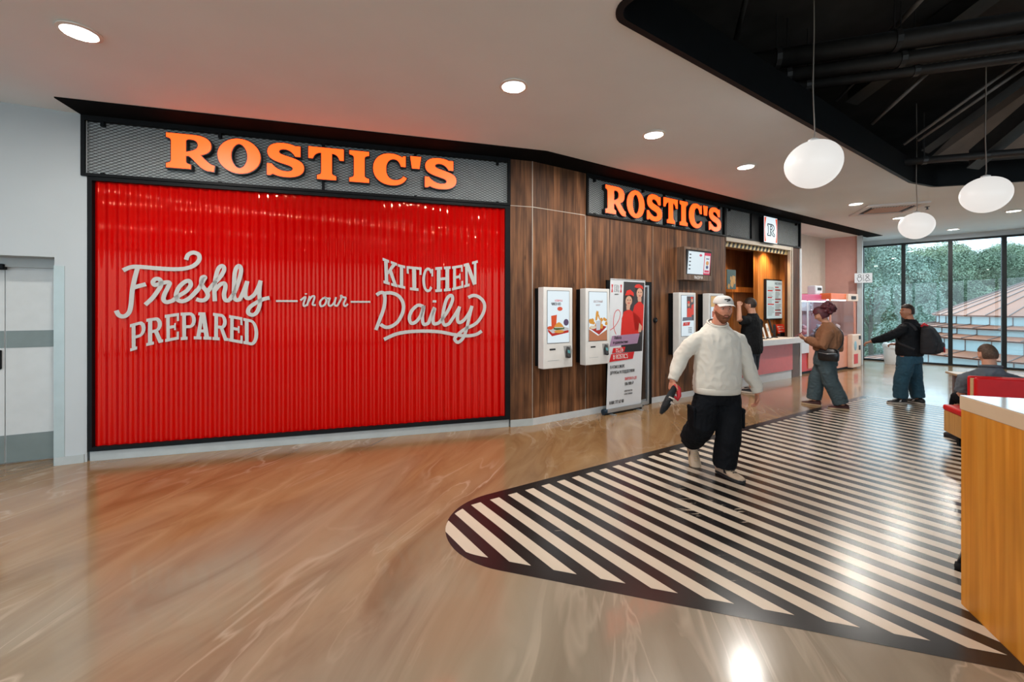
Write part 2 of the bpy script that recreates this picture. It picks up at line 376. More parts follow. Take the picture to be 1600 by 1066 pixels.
# --- ceiling with the open well, its black edge, and the dark roof space above
well = [(0.655, 2.97), (6.50, 6.975), (7.15, 7.235), (13.0, 5.62), (13.0, -3.0), (4.42, -3.0)]
wellr = fillet(well, [0.17, 0.25, 0.25, 0.2, 0.2, 0.2])
struct(link('ceiling', xy_fill([outline, wellr], CEIL, CEIL+0.10), CEILM))
def loop_off(lp, d):
    c = bpy; out = []; n = len(lp)
    for i in range(n):
        a = V(lp[i-1]); p = V(lp[i]); b = V(lp[(i+1) % n])
        t = ((p-a).normalized()+(b-p).normalized()).normalized(); out.append((p.x-t.y*d, p.y+t.x*d))
    return out
A2 = sum(wellr[i-1][0]*wellr[i][1]-wellr[i][0]*wellr[i-1][1] for i in range(len(wellr)))
sg = 1 if A2 > 0 else -1
inner = loop_off(wellr, 0.05*sg)
m = MB(); n = len(wellr)
m.rings([[(p[0], p[1], z) for p in lp] for lp, z in ((wellr, 3.80), (wellr, 3.685), (inner, 3.685), (inner, 4.05), (loop_off(wellr, -0.02*sg), 4.05), (wellr, 3.80))], cap=False)
struct(m.build('trim_1', BLACK))
DECK = mat('roof_deck_dark', (0.048, 0.045, 0.044), 0.9, var=0.3, scale=2)
m = MB(); m.add([(-3, -6, 6.6), (18, -6, 5.6), (18, 12, 4.5), (-3, 12, 5.2)], [(0, 1, 2, 3)])
m.add([(-3, -6, 3.8), (-3, 12, 3.8), (-3, 12, 5.2), (-3, -6, 6.6)], [(0, 1, 2, 3)]); m.add([(18, -6, 3.8), (18, 12, 3.8), (18, 12, 4.5), (18, -6, 5.6)], [(0, 1, 2, 3)])
m.add([(-3, -6, 3.8), (18, -6, 3.8), (18, -6, 5.6), (-3, -6, 6.6)], [(0, 1, 2, 3)]); m.add([(-3, 12, 3.8), (18, 12, 3.8), (18, 12, 4.5), (-3, 12, 5.2)], [(0, 1, 2, 3)])
struct(m.build('ceiling_roof_space', DECK))
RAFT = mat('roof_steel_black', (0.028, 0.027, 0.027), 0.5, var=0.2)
DECKP = mat('roof_deck_lit', (0.26, 0.215, 0.19), 0.9, var=0.15, scale=3)  # paler copy of the deck, window light put into the colour
def pipe(name, label, pts, r, cat='pipe', m_=RAFT, group=None):
    t = thing(name, label, cat, pts[0], 0, group); o = V(pts[0])
    MB().tube([V(p)-o for p in pts], r, 14).build('tube', m_, t, smooth=True); return t, o
def clamps(t, o, a, b, k, r):
    for i in range(k):
        p = V(a).lerp(V(b), (i+0.7)/k)-o; d = (V(b)-V(a)).normalized()
        MB().tube([p-d*0.03, p+d*0.03], r*1.18, 12).build('clamp', RAFT, t)
        MB().tube([p, p+V((0, 0, 0.75))], 0.008, 6).build('hanger_rod', RAFT, t)
for nm, lb, a, b, r in (
    ('duct', 'thick black air duct running across the open roof space above the nearest pendant', dep(1140, 103, 5.7), dep(1640, 28, 4.9), 0.115),
    ('duct', 'slimmer black air duct running just below the thick one in the roof space', dep(1160, 128, 5.75), dep(1640, 60, 4.95), 0.085),
    ('pipe', 'black pipe carrying a cable tray across the open roof space', dep(1195, 142, 5.8), dep(1650, 82, 5.0), 0.06),
    ('pipe', 'lowest black pipe crossing the far corner of the roof opening above the farthest pendant', dep(1405, 254, 6.75), dep(1660, 232, 6.1), 0.055)):
    b = a+(b-a)*2.6; a = a-(b-a)*0.04
    t, o = pipe(nm, lb, [a, b], r, nm); clamps(t, o, a, b, 7, r)
    if 'cable tray' in lb:
        mm = MB()
        for i in range(120):
            p = a.lerp(b, i/120)-o+V((0, 0, 0.10)); mm.box(p.x-0.02, p.x+0.02, p.y-0.05, p.y+0.05, p.z-0.01, p.z+0.012)
        for s in (-0.05, 0.05): mm.tube([a-o+V((0, s, 0.11)), b-o+V((0, s, 0.11))], 0.012, 6)
        mm.build('cable_tray', RAFT, t)
LITEST = mat('roof_steel_lit', (0.20, 0.18, 0.17), 0.4, var=0.2)  # paler copy of the roof steel, light falling on it put into the colour
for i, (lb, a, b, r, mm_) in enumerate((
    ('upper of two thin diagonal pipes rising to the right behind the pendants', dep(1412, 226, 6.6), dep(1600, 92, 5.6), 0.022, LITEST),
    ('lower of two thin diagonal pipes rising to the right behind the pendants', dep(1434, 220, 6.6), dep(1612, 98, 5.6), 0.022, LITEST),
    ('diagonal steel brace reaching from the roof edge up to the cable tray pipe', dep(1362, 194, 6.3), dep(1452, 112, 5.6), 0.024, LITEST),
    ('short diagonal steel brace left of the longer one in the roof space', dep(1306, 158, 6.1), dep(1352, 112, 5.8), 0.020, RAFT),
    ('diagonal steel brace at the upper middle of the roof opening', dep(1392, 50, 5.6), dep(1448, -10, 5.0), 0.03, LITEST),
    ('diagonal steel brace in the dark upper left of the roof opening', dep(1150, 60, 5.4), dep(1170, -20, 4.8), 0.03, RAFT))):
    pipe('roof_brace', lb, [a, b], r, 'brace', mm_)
for i, (lb, a, b) in enumerate((
    ('broad black roof rafter rising to the right behind the second pendant', dep(1445, 236, 6.8), dep(1660, 80, 5.6)),
    ('broad black roof rafter rising to the right at the far edge of the opening', dep(1520, 262, 6.6), dep(1680, 130, 5.6)),
    ('broad black roof rafter at the top right of the opening', dep(1330, 160, 6.4), dep(1570, -20, 4.9)))):
    d = (b-a)*1.5; t = thing('rafter', lb, 'rafter', a); up = V((0, 0, 1)); sd = d.cross(up).normalized()
    vs = []
    for p in (V((0, 0, 0)), d):
        for q, h in ((-0.09, 0), (0.09, 0), (0.09, 0.26), (-0.09, 0.26)): vs.append(p+sd*q+up*h)
    MB().add(vs, [(0, 1, 2, 3), (7, 6, 5, 4), (0, 4, 5, 1), (1, 5, 6, 2), (2, 6, 7, 3), (3, 7, 4, 0)]).build('web', RAFT, t)
    vs = []
    for p in (V((0, 0, 0)), d):
        for q, h in ((-0.14, -0.02), (0.14, -0.02), (0.14, 0), (-0.14, 0)): vs.append(p+sd*q+up*h)
    MB().add(vs, [(0, 1, 2, 3), (7, 6, 5, 4), (0, 4, 5, 1), (1, 5, 6, 2), (2, 6, 7, 3), (3, 7, 4, 0)]).build('flange', RAFT, t)
# deck between the rafters, window light painted in as a paler brown
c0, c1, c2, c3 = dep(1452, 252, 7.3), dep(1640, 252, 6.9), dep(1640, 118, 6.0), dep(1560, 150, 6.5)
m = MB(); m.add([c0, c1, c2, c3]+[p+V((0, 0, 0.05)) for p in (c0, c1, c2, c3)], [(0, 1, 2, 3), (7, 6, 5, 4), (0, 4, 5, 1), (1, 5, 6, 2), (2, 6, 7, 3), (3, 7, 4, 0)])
struct(m.build('ceiling_roof_lit_deck', DECKP))
# --- black band set in the ceiling along the shopfronts
def plan(w, s, off): p = w.pt(s, 0, off); return (p.x, p.y)
bw = 0.40
mid = V(plan(W1, 0, bw)); # outer mitre corner
a1 = R(73.7); a2 = R(57.2); nb = (W1.n+W2.n).normalized(); mit = W1.P+nb*(bw/math.cos((a1-a2)/2))
band = [plan(W1, -5.06, -0.05), plan(W1, -5.06, bw), (mit.x, mit.y), plan(W2, 12.02, bw-0.04), plan(W2, 12.02, -0.0), plan(W2, 0, -0.05)]
struct(MB().slab(band, CEIL-0.012, CEIL+0.02).build('trim_2', mat('ceiling_band_black', (0.006, 0.007, 0.008), 0.8, var=0.15, spec=0.05)))
# --- white wall with recessed double doors on the left
sj = W0.sz(85, 728)[0]; hz_top = 2.17
def wall_box(w, s0, s1, z0, z1, o0, o1, M_=None):
    return [w.pt(s, z, o) for s, o, z in ((s0, o1, z0), (s1, o1, z0), (s1, o0, z0), (s0, o0, z0), (s0, o1, z1), (s1, o1, z1), (s1, o0, z1), (s0, o0, z1))]
BOXF = [(0, 3, 2, 1), (4, 5, 6, 7), (0, 1, 5, 4), (1, 2, 6, 5), (2, 3, 7, 6), (3, 0, 4, 7)]
def wbox(mb, w, s0, s1, z0, z1, o0, o1): return mb.add(wall_box(w, s0, s1, z0, z1, o0, o1), BOXF)
m = MB(); wbox(m, W0, sj, 0.0, 0, CEIL, -0.34, 0); wbox(m, W0, sj-1.9, sj, hz_top, CEIL, -0.34, 0); wbox(m, W0, -9, sj-1.9, 0, CEIL, -0.34, 0)
struct(m.build('wall_left', WHITEP))
m = MB(); wbox(m, W0, sj+0.005, -0.02, 0, 0.085, 0.0, 0.014); struct(m.build('baseboard_left', SKIRT))
GUARD = mat('pale_corner_guard', (0.38, 0.46, 0.465), 0.4, 0.2, var=0.04)
m = MB(); wbox(m, W0, sj-0.004, sj+0.078, 0, 2.08, -0.05, 0.006); o = struct(m.build('trim_3', GUARD))
DOORM = mat('door_paint', (0.56, 0.58, 0.575), 0.45, var=0.03); KICK = mat('door_kick_plate', (0.17, 0.205, 0.195), 0.45, 0.2, var=0.05)
FRAMEM = mat('door_frame_grey', (0.42, 0.44, 0.43), 0.45, var=0.04)
fr_ = MB(); wbox(fr_, W0, sj-1.9, sj+0.02, hz_top-0.10, hz_top+0.01, -0.34, -0.25); struct(fr_.build('trim_4', FRAMEM))
dz = W0.sz(8, 720, -0.30)[0]
def leaf(nm, s0, s1, hs):
    m = MB(); wbox(m, W0, s0, s1, 0.012, hz_top-0.10, -0.345, -0.30); d = struct(m.build(nm, DOORM))
    for za, zb in ((0.012, 0.30), (1.22, 1.40)):
        m = MB(); wbox(m, W0, s0+0.004, s1-0.002, za, zb, -0.30, -0.296); m.build('kick_plate', KICK, d)
    m = MB(); hs is not None and wbox(m, W0, hs-0.03, hs+0.03, 1.0, 1.20, -0.30, -0.27); hs is not None and m.build('handle_plate', BLACK, d, bevel=0.008)
    if hs is None: return
    p0 = W0.pt(hs, 1.13, -0.27); p1 = W0.pt(hs, 1.13, -0.23); p2 = W0.pt(hs-0.11, 1.13, -0.23)
    MB().tube([p0, p1, p2], 0.01, 8).build('door_handle', BLACK, d, smooth=True)
leaf('door_1', dz+0.004, sj+0.02, None); leaf('door_2', sj-1.9, dz-0.004, dz-0.05)
m = MB(); wbox(m, W0, dz-0.4, dz+0.02, hz_top-0.13, hz_top-0.07, -0.30, -0.22); m.build('door_closer', BLACK, bpy.data.objects['door_2'], bevel=0.01)
# --- shopfront walls
s2e = 7.89
m = MB(); wbox(m, W1, -5.02, -0.315, 0, CEIL, -0.30, -0.06); struct(m.build('wall_shopfront', mat('shopfront_backing', (0.12, 0.12, 0.12), 0.8)))
m = MB(Matrix()); 
def timber(nm, w, s0, s1, z0, z1, o0=-0.15, o1=0.0):
    e = MB().box(s0, s1, -o1, -o0, z0, z1).build(nm, WOODW); e.location = w.P; e.rotation_euler = (0, 0, w.rz); return struct(e)
timber('wall_timber_return', W1, -0.325, 0.0, 0.09, CEIL)
e = MB().box(0.0, 1.01, 0.0, 0.15, 0.09, CEIL).box(1.01, 4.745, 0.0, 0.15, 0.09, 3.058).box(1.01, 4.745, 0.09, 0.15, 3.058, CEIL).build('wall_timber', WOODW); e.location = W2.P; e.rotation_euler = (0, 0, W2.rz); struct(e)
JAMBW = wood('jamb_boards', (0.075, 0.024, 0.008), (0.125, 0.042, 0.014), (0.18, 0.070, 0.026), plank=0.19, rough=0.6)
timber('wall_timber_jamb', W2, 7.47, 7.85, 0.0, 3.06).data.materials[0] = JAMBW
JOINT = mat('aluminium_joint', (0.46, 0.40, 0.34), 0.4, 0.6, var=0.05)
m = MB(); wbox(m, W1, -0.006, 0.004, 0.09, CEIL, -0.01, 0.004); wbox(m, W1, -0.325, 0.0, 3.045, 3.053, -0.01, 0.003)
wbox(m, W2, 0.0, 0.99, 3.045, 3.053, -0.01, 0.003); wbox(m, W2, 0.985, 0.993, 0.09, 3.05, -0.01, 0.003); wbox(m, W2, 2.54, 2.546, 0.09, 3.05, -0.01, 0.002)
struct(m.build('trim_5', JOINT))
m = MB(); wbox(m, W1, -5.0, -0.34, 0, 0.10, -0.06, -0.01); wbox(m, W1, -0.32, 0.003, 0, 0.095, -0.05, 0.012); struct(m.build('baseboard_shopfront', SKIRT))
m = MB(); wbox(m, W2, 0.0, 4.745, 0, 0.095, -0.05, 0.012); struct(m.build('baseboard_timber', mat('pale_skirting', (0.52, 0.55, 0.56), 0.4, var=0.04)))
# end post, recess behind it, column, glazed wall
PWHITE = mat('post_white', (0.60, 0.61, 0.62), 0.5, var=0.03)
m = MB(); wbox(m, W2, 7.855, 7.93, 0, 3.05, -0.85, 0.02); struct(m.build('trim_6', PWHITE))
CREAM = mat('cream_wall', (0.62, 0.55, 0.47), 0.8, var=0.03); PINK = mat('pink_wall', (0.62, 0.36, 0.31), 0.8, var=0.03)
m = MB(); wbox(m, W2, 7.93, 11.6, 0, CEIL, -0.95, -0.80); struct(m.build('wall_recess', CREAM))
WP = Wall((9.44, 12.74), 134.4)
m = MB(); wbox(m, WP, -0.1, 0.74, 0, CEIL, -0.12, 0.0); struct(m.build('wall_pink', PINK))
m = MB(); wbox(m, WP, 0.70, 0.82, 0, CEIL, -0.10, 0.10); struct(m.build('trim_7', mat('column_pale_grey', (0.52, 0.58, 0.60), 0.45, 0.2, var=0.03), bevel=0.006))
m = MB(); p0 = WP.pt(0.8, 0, -0.08); p1 = WW.pt(0.0, 0, -0.1)
q = (p1-p0).normalized(); qn = V((q.y, -q.x, 0))*0.05
m.slab([(p0.x, p0.y), (p1.x, p1.y), (p1.x-qn.x, p1.y-qn.y), (p0.x-qn.x, p0.y-qn.y)], 0, CEIL); struct(m.build('wall_return', mat('return_grey', (0.5, 0.55, 0.57), 0.6)))
m = MB(); wbox(m, W2, 7.6, 7.93, 3.05, CEIL, -0.95, -0.10); struct(m.build('wall_over_hatch', CREAM))
# glazed wall: one window per bay
WTOP = 3.56
FRAMEB = mat('window_frame_dark', (0.008, 0.011, 0.012), 0.6, var=0.1, spec=0.3)
def glass_mat():
    m = bpy.data.materials.new('window_glass'); m.use_nodes = True; nt = m.node_tree; L = nt.links.new; nt.nodes.clear()
    o = node(nt, 'ShaderNodeOutputMaterial'); mx = node(nt, 'ShaderNodeMixShader'); t = node(nt, 'ShaderNodeBsdfTransparent'); g = node(nt, 'ShaderNodeBsdfGlossy')
    t.inputs[0].default_value = (0.90, 0.95, 0.95, 1); g.inputs['Roughness'].default_value = 0.0
    f = node(nt, 'ShaderNodeFresnel'); f.inputs[0].default_value = 1.5
    no = node(nt, 'ShaderNodeTexNoise'); no.inputs['Scale'].default_value = 0.6
    mm = node(nt, 'ShaderNodeMath', operation='MULTIPLY_ADD', i1=0.03, i2=0.0); L(no.outputs['Fac'], mm.inputs[0])
    ad = node(nt, 'ShaderNodeMath', operation='ADD'); L(f.outputs[0], ad.inputs[0]); L(mm.outputs[0], ad.inputs[1])
    bf = node(nt, 'ShaderNodeNewGeometry'); iv = node(nt, 'ShaderNodeMath', operation='SUBTRACT', i0=1.0); L(bf.outputs['Backfacing'], iv.inputs[1]); fm = node(nt, 'ShaderNodeMath', operation='MULTIPLY'); L(ad.outputs[0], fm.inputs[0]); L(iv.outputs[0], fm.inputs[1])
    L(fm.outputs[0], mx.inputs[0]); L(t.outputs[0], mx.inputs[1]); L(g.outputs[0], mx.inputs[2]); L(mx.outputs[0], o.inputs[0]); return m
GLASS = glass_mat()
bays = [WW.sz(x, 480)[0] for x in (1347, 1411.5, 1485, 1569)]
step = bays[3]-bays[2]
while bays[-1] < 8.6: bays.append(bays[-1]+step)
for i in range(len(bays)-1):
    a, b = bays[i], bays[i+1]; m = MB(); wd = 0.045 if i else 0.07
    wbox(m, WW, a-wd, a+0.045, 0, WTOP, -0.14, 0.04)
    wbox(m, WW, a+0.045, b-0.045, 0.0, 0.05, -0.09, 0.03); wbox(m, WW, a+0.045, b-0.045, WTOP-0.05, WTOP, -0.09, 0.03)
    w_ = struct(m.build('window_%d' % (i+1), FRAMEB))
    g = MB(); wbox(g, WW, a+0.045, b-0.045, 0.05, WTOP-0.05, -0.045, -0.035); g.build('pane', GLASS, w_)
m = MB(); wbox(m, WW, -0.1, 9.2, WTOP, CEIL, -0.15, 0.0); struct(m.build('wall_glazed', WHITEP))
# walls out of the picture: right side and the long one behind the door
m = MB(); m.box(17.3, 17.5, -9, END.y, 0, CEIL); struct(m.build('wall_right', WHITEP))
m = MB(); m.box(-14.2, -14.0, -9, 14.6, 0, CEIL); struct(m.build('wall_far_left', WHITEP))
for i in range(16):
    x0 = -14+i*1.96; m = MB(); m.box(x0-0.04, x0+0.04, -9.1, -8.95, 0, CEIL); m.box(x0+0.04, x0+1.92, -9.08, -8.97, 0, 0.06); m.box(x0+0.04, x0+1.92, -9.08, -8.97, CEIL-0.10, CEIL)
    struct(m.build('window_%d' % (i+12), FRAMEB))

# ================================================================ LIGHTS OF THE ROOM
RING = mat('downlight_ring', (0.80, 0.76, 0.70), 0.5, var=0.02)
LENS = glow('downlight_lens', (0.86, 0.94, 1.0), 3.0)
def downlight(p, label, shown=True):
    t = thing('downlight', label, 'ceiling light', (p[0], p[1], CEIL-0.012), 0, 'round recessed downlights')
    MB().lathe([(0.100, 0.012), (0.128, 0.010), (0.130, 0.0), (0.106, -0.004), (0.100, 0.0), (0.100, 0.012)], n=40).build('trim_ring', RING, t, smooth=True, auto=40)
    MB().lathe([(0.101, 0.012), (0.101, 0.003)], n=40).build('lens', LENS, t)
    l = bpy.data.lights.new('downlight_lamp', 'AREA'); l.shape = 'DISK'; l.size = 0.19; l.energy = DOWNLIGHT_W; l.color = DOWNLIGHT_RGB
    lo = bpy.data.objects.new('downlight_lamp', l); COL.objects.link(lo); lo.parent = t; lo.location = (0, 0, 0.001)
for p, lb in (((-3.215, 3.164), 'large round recessed downlight nearest the white doors, at the far left of the ceiling'),
    ((0.015, 3.937), 'round recessed downlight in the ceiling before the right end of the red shutter'),
    ((1.679, 5.042), 'round recessed downlight in the ceiling in front of the smaller orange sign'),
    ((3.403, 6.191), 'round recessed downlight just left of the nearest white pendant'),
    ((6.795, 8.415), 'round recessed downlight beside the square air conditioning unit, on the shop side'),
    ((8.859, 9.738), 'round recessed downlight right behind the farthest white pendant'),
    ((11.577, 11.174), 'round recessed downlight nearest the glazed wall'),
    ((10.644, 9.028), 'round recessed downlight at the right edge, beside the second pendant')): downlight(p, lb)
for p in ((-1.5, 0.3), (1.6, -1.6), (-4.6, 0.6), (-1.8, -3.2), (14.0, 5.5), (2.6, -4.6)):
    downlight(p, 'round recessed downlight in the ceiling behind the camera')
GLOBE = glow('opal_glass', (1.0, 0.965, 0.92), 0.62)
CORD = mat('cord_fabric', (0.30, 0.27, 0.24), 0.7)
def pendant(p, label, r, tilt, cordx):
    t = thing('pendant_lamp', label, 'pendant lamp', p, 0, 'white opal pendant globes')
    mm = MB(Matrix.Rotation(R(tilt), 4, 'Y') @ Matrix.Rotation(R(8), 4, 'X'))
    pr = []
    for k in range(25):
        a = R(-90+180*k/24); rr = math.cos(a); z = math.sin(a)
        pr.append((max(0.002, r*rr*(1+0.05*z)), r*0.95*z))
    mm.lathe(pr, n=40); g = mm.build('globe', GLOBE, t, smooth=True)
    MB().lathe([(0.045, r*0.91), (0.045, r*0.95+0.012), (0.012, r*0.95+0.03)], n=20).build('cap', WHITEPL, t, smooth=True, auto=40)
    pts = smoothline([(0, 0, r*0.95+0.02), (cordx, 0, r*0.95+0.12), (-cordx*0.3, 0, 0.75), (cordx*0.5, 0, 1.3), (0, 0, 2.0)], 6)
    MB().tube(pts, 0.006, 6).build('cord', CORD, t, smooth=True)
pendant(dep(1271, 257, 4.1), 'white egg-shaped pendant lamp nearest the camera, left of the other two', 0.237, -20, 0.012)
pendant(dep(1540, 304.5, 5.35), 'white egg-shaped pendant lamp at the right edge, in front of the windows', 0.235, -14, 0.010)
pendant(dep(1432, 353, 6.95), 'white egg-shaped pendant lamp farthest from the camera, below the corner of the roof opening', 0.225, -12, 0.010)
# square air-conditioning cassette in the ceiling
ca = math.atan2(-0.36, 0.93)
t = thing('air_conditioning_cassette', 'square white air conditioning cassette set in the ceiling behind the farthest pendant', 'air conditioner', (7.80, 8.85, CEIL), ca)
h = 0.50
m = MB()
for a, b, c, d in ((-h, h, -h, -0.40), (-h, h, 0.40, h), (-h, -0.40, -0.40, 0.40), (0.40, h, -0.40, 0.40)): m.box(a, b, c, d, -0.035, 0.01)
m.build('frame', mat('cassette_white', (0.72, 0.70, 0.68), 0.5, var=0.03), t, bevel=0.008)
m = MB(); m.box(-0.40, 0.40, -0.40, 0.40, -0.008, 0.01); m.build('slot', BLACK, t)
MB().box(-0.30, 0.30, -0.26, 0.30, -0.030, -0.006).build('grille_panel', mat('cassette_panel_tan', (0.50, 0.33, 0.25), 0.6, var=0.05), t, bevel=0.01)
m = MB()
for i in range(16): m.box(-0.36+i*0.046, -0.345+i*0.046, -0.39, -0.29, -0.034, -0.004)
m.build('louvre', WHITEPL, t)
t = thing('sprinkler', 'small dark sprinkler head on the ceiling beside the air conditioning cassette', 'sprinkler', (8.47, 8.68, CEIL))
MB().lathe([(0.04, 0.0), (0.04, -0.008), (0.015, -0.012), (0.013, -0.05), (0.028, -0.054), (0.028, -0.060)], n=16).build('head', STEEL, t, smooth=True, auto=40)
# ================================================================ SHOPFRONT
def at(w, s, z, off=0.0): return w.pt(s, z, off)
def loc_mb(sc, z0): return MB(Matrix.Translation((-sc, 0, -z0)))
STRAND = mat('mesh_strand', (0.020, 0.022, 0.023), 0.6, 0.0, var=0.1)
BACKG = mat('sign_backboard', (0.36, 0.39, 0.39), 0.7, var=0.04)
def mesh_panel(mb, x0, x1, z0, z1, y, cw=0.070, ch=0.0165, sw=0.0042, th=0.003):
    nx = int(round((x1-x0)/(cw/2))); cw2 = (x1-x0)/nx; nz = int((z1-z0)/ch); ch = (z1-z0)/nz
    for i in range(nz+1):
        zc = z0+i*ch
        for j in range(nx):
            za = zc+(ch/2)*(1 if (i+j) % 2 else -1); zb = zc+(ch/2)*(-1 if (i+j) % 2 else 1)
            za = min(max(za, z0), z1); zb = min(max(zb, z0), z1); xa = x0+j*cw2; xb = xa+cw2
            mb.add([(xa, y, za-sw/2), (xb, y, zb-sw/2), (xb, y, zb+sw/2), (xa, y, za+sw/2), (xa, y+th, za+sw/2), (xb, y+th, zb+sw/2), (xb, y+th, zb-sw/2), (xa, y+th, za-sw/2)],
                   [(0, 1, 2, 3), (3, 2, 5, 4), (7, 6, 1, 0)])
# ---- heavy slab letters of the illuminated signs (unit boxes)
GL = {
'R': [path([('M',0,0),('L',.50,0),('L',.50,.12),('C',.42,.14,.40,.17,.40,.21),('L',.40,.37),('L',.45,.385),('C',.56,.33,.66,.05,.84,-.015),('L',.985,-.03),('L',1.0,.14),('C',.90,.15,.80,.30,.70,.43),('C',.86,.48,.93,.58,.93,.71),('C',.93,.91,.78,1.0,.55,1.0),('L',0,1),('L',0,.88),('C',.08,.86,.10,.83,.10,.78),('L',.10,.22),('C',.10,.17,.08,.14,0,.12)]),
      path([('M',.40,.485),('L',.40,.80),('C',.40,.85,.43,.87,.50,.87),('C',.62,.87,.655,.79,.655,.71),('C',.655,.60,.57,.53,.40,.485)])],
'O': [[(.5+.5*math.cos(2*math.pi*i/48), .5+.52*math.sin(2*math.pi*i/48)) for i in range(48)],
      [(.5+.155*math.cos(2*math.pi*i/40)*(1+.25*abs(math.cos(2*math.pi*i/40))), .5+.375*math.sin(2*math.pi*i/40)) for i in range(40)]],
'S': [path([('M',.90,.96),('L',.90,.64),('L',.76,.64),('C',.70,.76,.60,.84,.47,.84),('C',.38,.84,.33,.80,.33,.75),('C',.33,.68,.42,.66,.56,.62),('C',.86,.54,1.0,.47,1.0,.29),('C',1.0,.09,.80,-.02,.53,-.02),('C',.38,-.02,.25,.01,.17,.06),('L',.10,.01),('L',.02,.01),('L',.02,.36),('L',.14,.36),('C',.22,.24,.36,.15,.52,.15),('C',.64,.15,.70,.19,.70,.25),('C',.70,.32,.60,.35,.45,.39),('C',.14,.47,.03,.56,.03,.73),('C',.03,.92,.20,1.02,.46,1.02),('C',.58,1.02,.70,.99,.77,.95),('L',.82,.96)])],
'T': [path([('M',.24,0),('L',.78,0),('L',.78,.12),('C',.69,.14,.66,.17,.66,.22),('L',.66,.84),('C',.76,.84,.85,.78,.88,.64),('L',1,.64),('L',1,1),('L',0,1),('L',0,.64),('L',.12,.64),('C',.16,.78,.25,.84,.36,.84),('L',.36,.22),('C',.36,.17,.33,.14,.24,.12)])],
'I': [path([('M',0,0),('L',1,0),('L',1,.12),('C',.82,.14,.77,.17,.77,.22),('L',.77,.78),('C',.77,.83,.82,.86,1,.88),('L',1,1),('L',0,1),('L',0,.88),('C',.18,.86,.23,.83,.23,.78),('L',.23,.22),('C',.23,.17,.18,.14,0,.12)])],
'C': [path([('M',.97,.97),('L',.97,.62),('L',.83,.62),('C',.79,.77,.72,.85,.62,.85),('C',.46,.85,.38,.70,.38,.50),('C',.38,.28,.48,.15,.64,.15),('C',.76,.15,.86,.21,.90,.30),('L',1.0,.24),('C',.92,.07,.76,-.02,.55,-.02),('C',.22,-.02,0,.19,0,.50),('C',0,.81,.22,1.02,.52,1.02),('C',.68,1.02,.80,.97,.87,.92),('L',.90,.97)])],
"'": [[(0, 1.0), (1, 1.0), (.84, .60), (.16, .60)]],
}
FACE = glow('orange_sign_face', (1.0, 0.066, 0.005), 2.4); FACE.node_tree.nodes['Principled BSDF'].inputs['Base Color'].default_value = (0.5, 0.06, 0.01, 1)
SIGNBLACK = mat('letter_side_black', (0.004, 0.005, 0.006), 0.4, var=0.1)
def big_letters(parent, word, boxes, z0, z1, yf, sc, zb):
    for ch, (a, b) in zip(word, boxes):
        loops = [[((a+(b-a)*x)-sc, (z0+(z1-z0)*z)-zb) for x, z in lp] for lp in GL[ch]]
        me = fill_mesh(loops, extrude=0.035, offset=0.010); me.transform(Matrix.Translation((0, yf+0.040, 0)))
        lt = link('letter', me, SIGNBLACK, parent)
        me = fill_mesh(loops, extrude=0.004); me.transform(Matrix.Translation((0, yf+0.002, 0))); f = link('letter_face', me, FACE, lt)
        f['label'] = 'glowing orange letter face'
lpx = [(259.6, 335), (340, 407), (416, 475), (482, 537), (546, 576.6), (583, 635.4), (641, 658), (663, 713)]
LB1 = [(W1.sz(a, 250, 0.06)[0], W1.sz(b, 250, 0.06)[0]) for a, b in lpx]
zt1 = W1.sz(259.6, 207, 0.06)[1]; zb1 = W1.sz(259.6, 261, 0.06)[1]
def sign(label, w, s0, s1, z0, z1, dividers, LB, zb_, zt_):
    sc = (s0+s1)/2
    t = thing('storefront_sign', label, 'sign', w.pt(sc, z0), w.rz)
    m = loc_mb(sc, z0); fr = 0.034
    m.box(s0, s0+fr, -0.03, 0.10, z0, z1); m.box(s1-fr, s1, -0.03, 0.10, z0, z1); m.box(s0+fr, s1-fr, -0.03, 0.10, z0, z0+0.030); m.box(s0+fr, s1-fr, -0.03, 0.10, z1-0.05, z1)
    for d in dividers: m.box(d-0.014, d+0.014, -0.012, 0.09, z0, z1)
    k = int((s1-s0)/1.1)
    for i in range(k+1):
        x = s0+0.18+i*(s1-s0-0.36)/k; m.box(x-0.016, x+0.016, -0.02, 0.02, z1-0.10, z1-0.04); m.box(x-0.016, x+0.016, -0.02, 0.02, z0+0.02, z0+0.045)
    m.build('frame', BLACK, t)
    loc_mb(sc, z0).box(s0+0.03, s1-0.03, 0.026, 0.08, z0+0.02, z1-0.04).build('back_board', BACKG, t)
    m = loc_mb(sc, z0); mesh_panel(m, s0+fr, s1-fr, z0+0.03, z1-0.05, 0.012); m.build('mesh_panel', STRAND, t)
    if LB: big_letters(t, "ROSTIC'S", LB, zb_, zt_, -0.06, sc, z0)
    return t, sc
sg1, _ = sign('long black sign box with big glowing orange letters over the red shutter', W1, -5.06, -0.326, 3.045, CEIL-0.012, [W1.sz(505, 250, 0)[0]], LB1, zb1, zt1)
r0 = W2.sz(946.5, 310, 0.06)[0]; r1 = W2.sz(1126.5, 310, 0.06)[0]; L0 = LB1[0][0]; L1 = LB1[-1][1]
LB2 = [(r0+(a-L0)/(L1-L0)*(r1-r0), r0+(b-L0)/(L1-L0)*(r1-r0)) for a, b in LB1]
zt2 = W2.sz(946.5, 288.5, 0.06)[1]; zb2 = W2.sz(946.5, 332, 0.06)[1]
sg2, _ = sign('shorter black sign box with glowing orange letters over the timber wall', W2, 1.0, 4.70, 3.055, CEIL-0.012, [W2.sz(1038, 330, 0)[0]], LB2, zb2, zt2)
lg0 = W2.sz(1194, 357, 0.10)[0]; lg1 = W2.sz(1214.5, 357, 0.10)[0]
sg3, sc3 = sign('black framed metal mesh fascia over the counter hatch, without letters', W2, 4.70, 7.875, 3.055, CEIL-0.012, [], None, 0, 0)
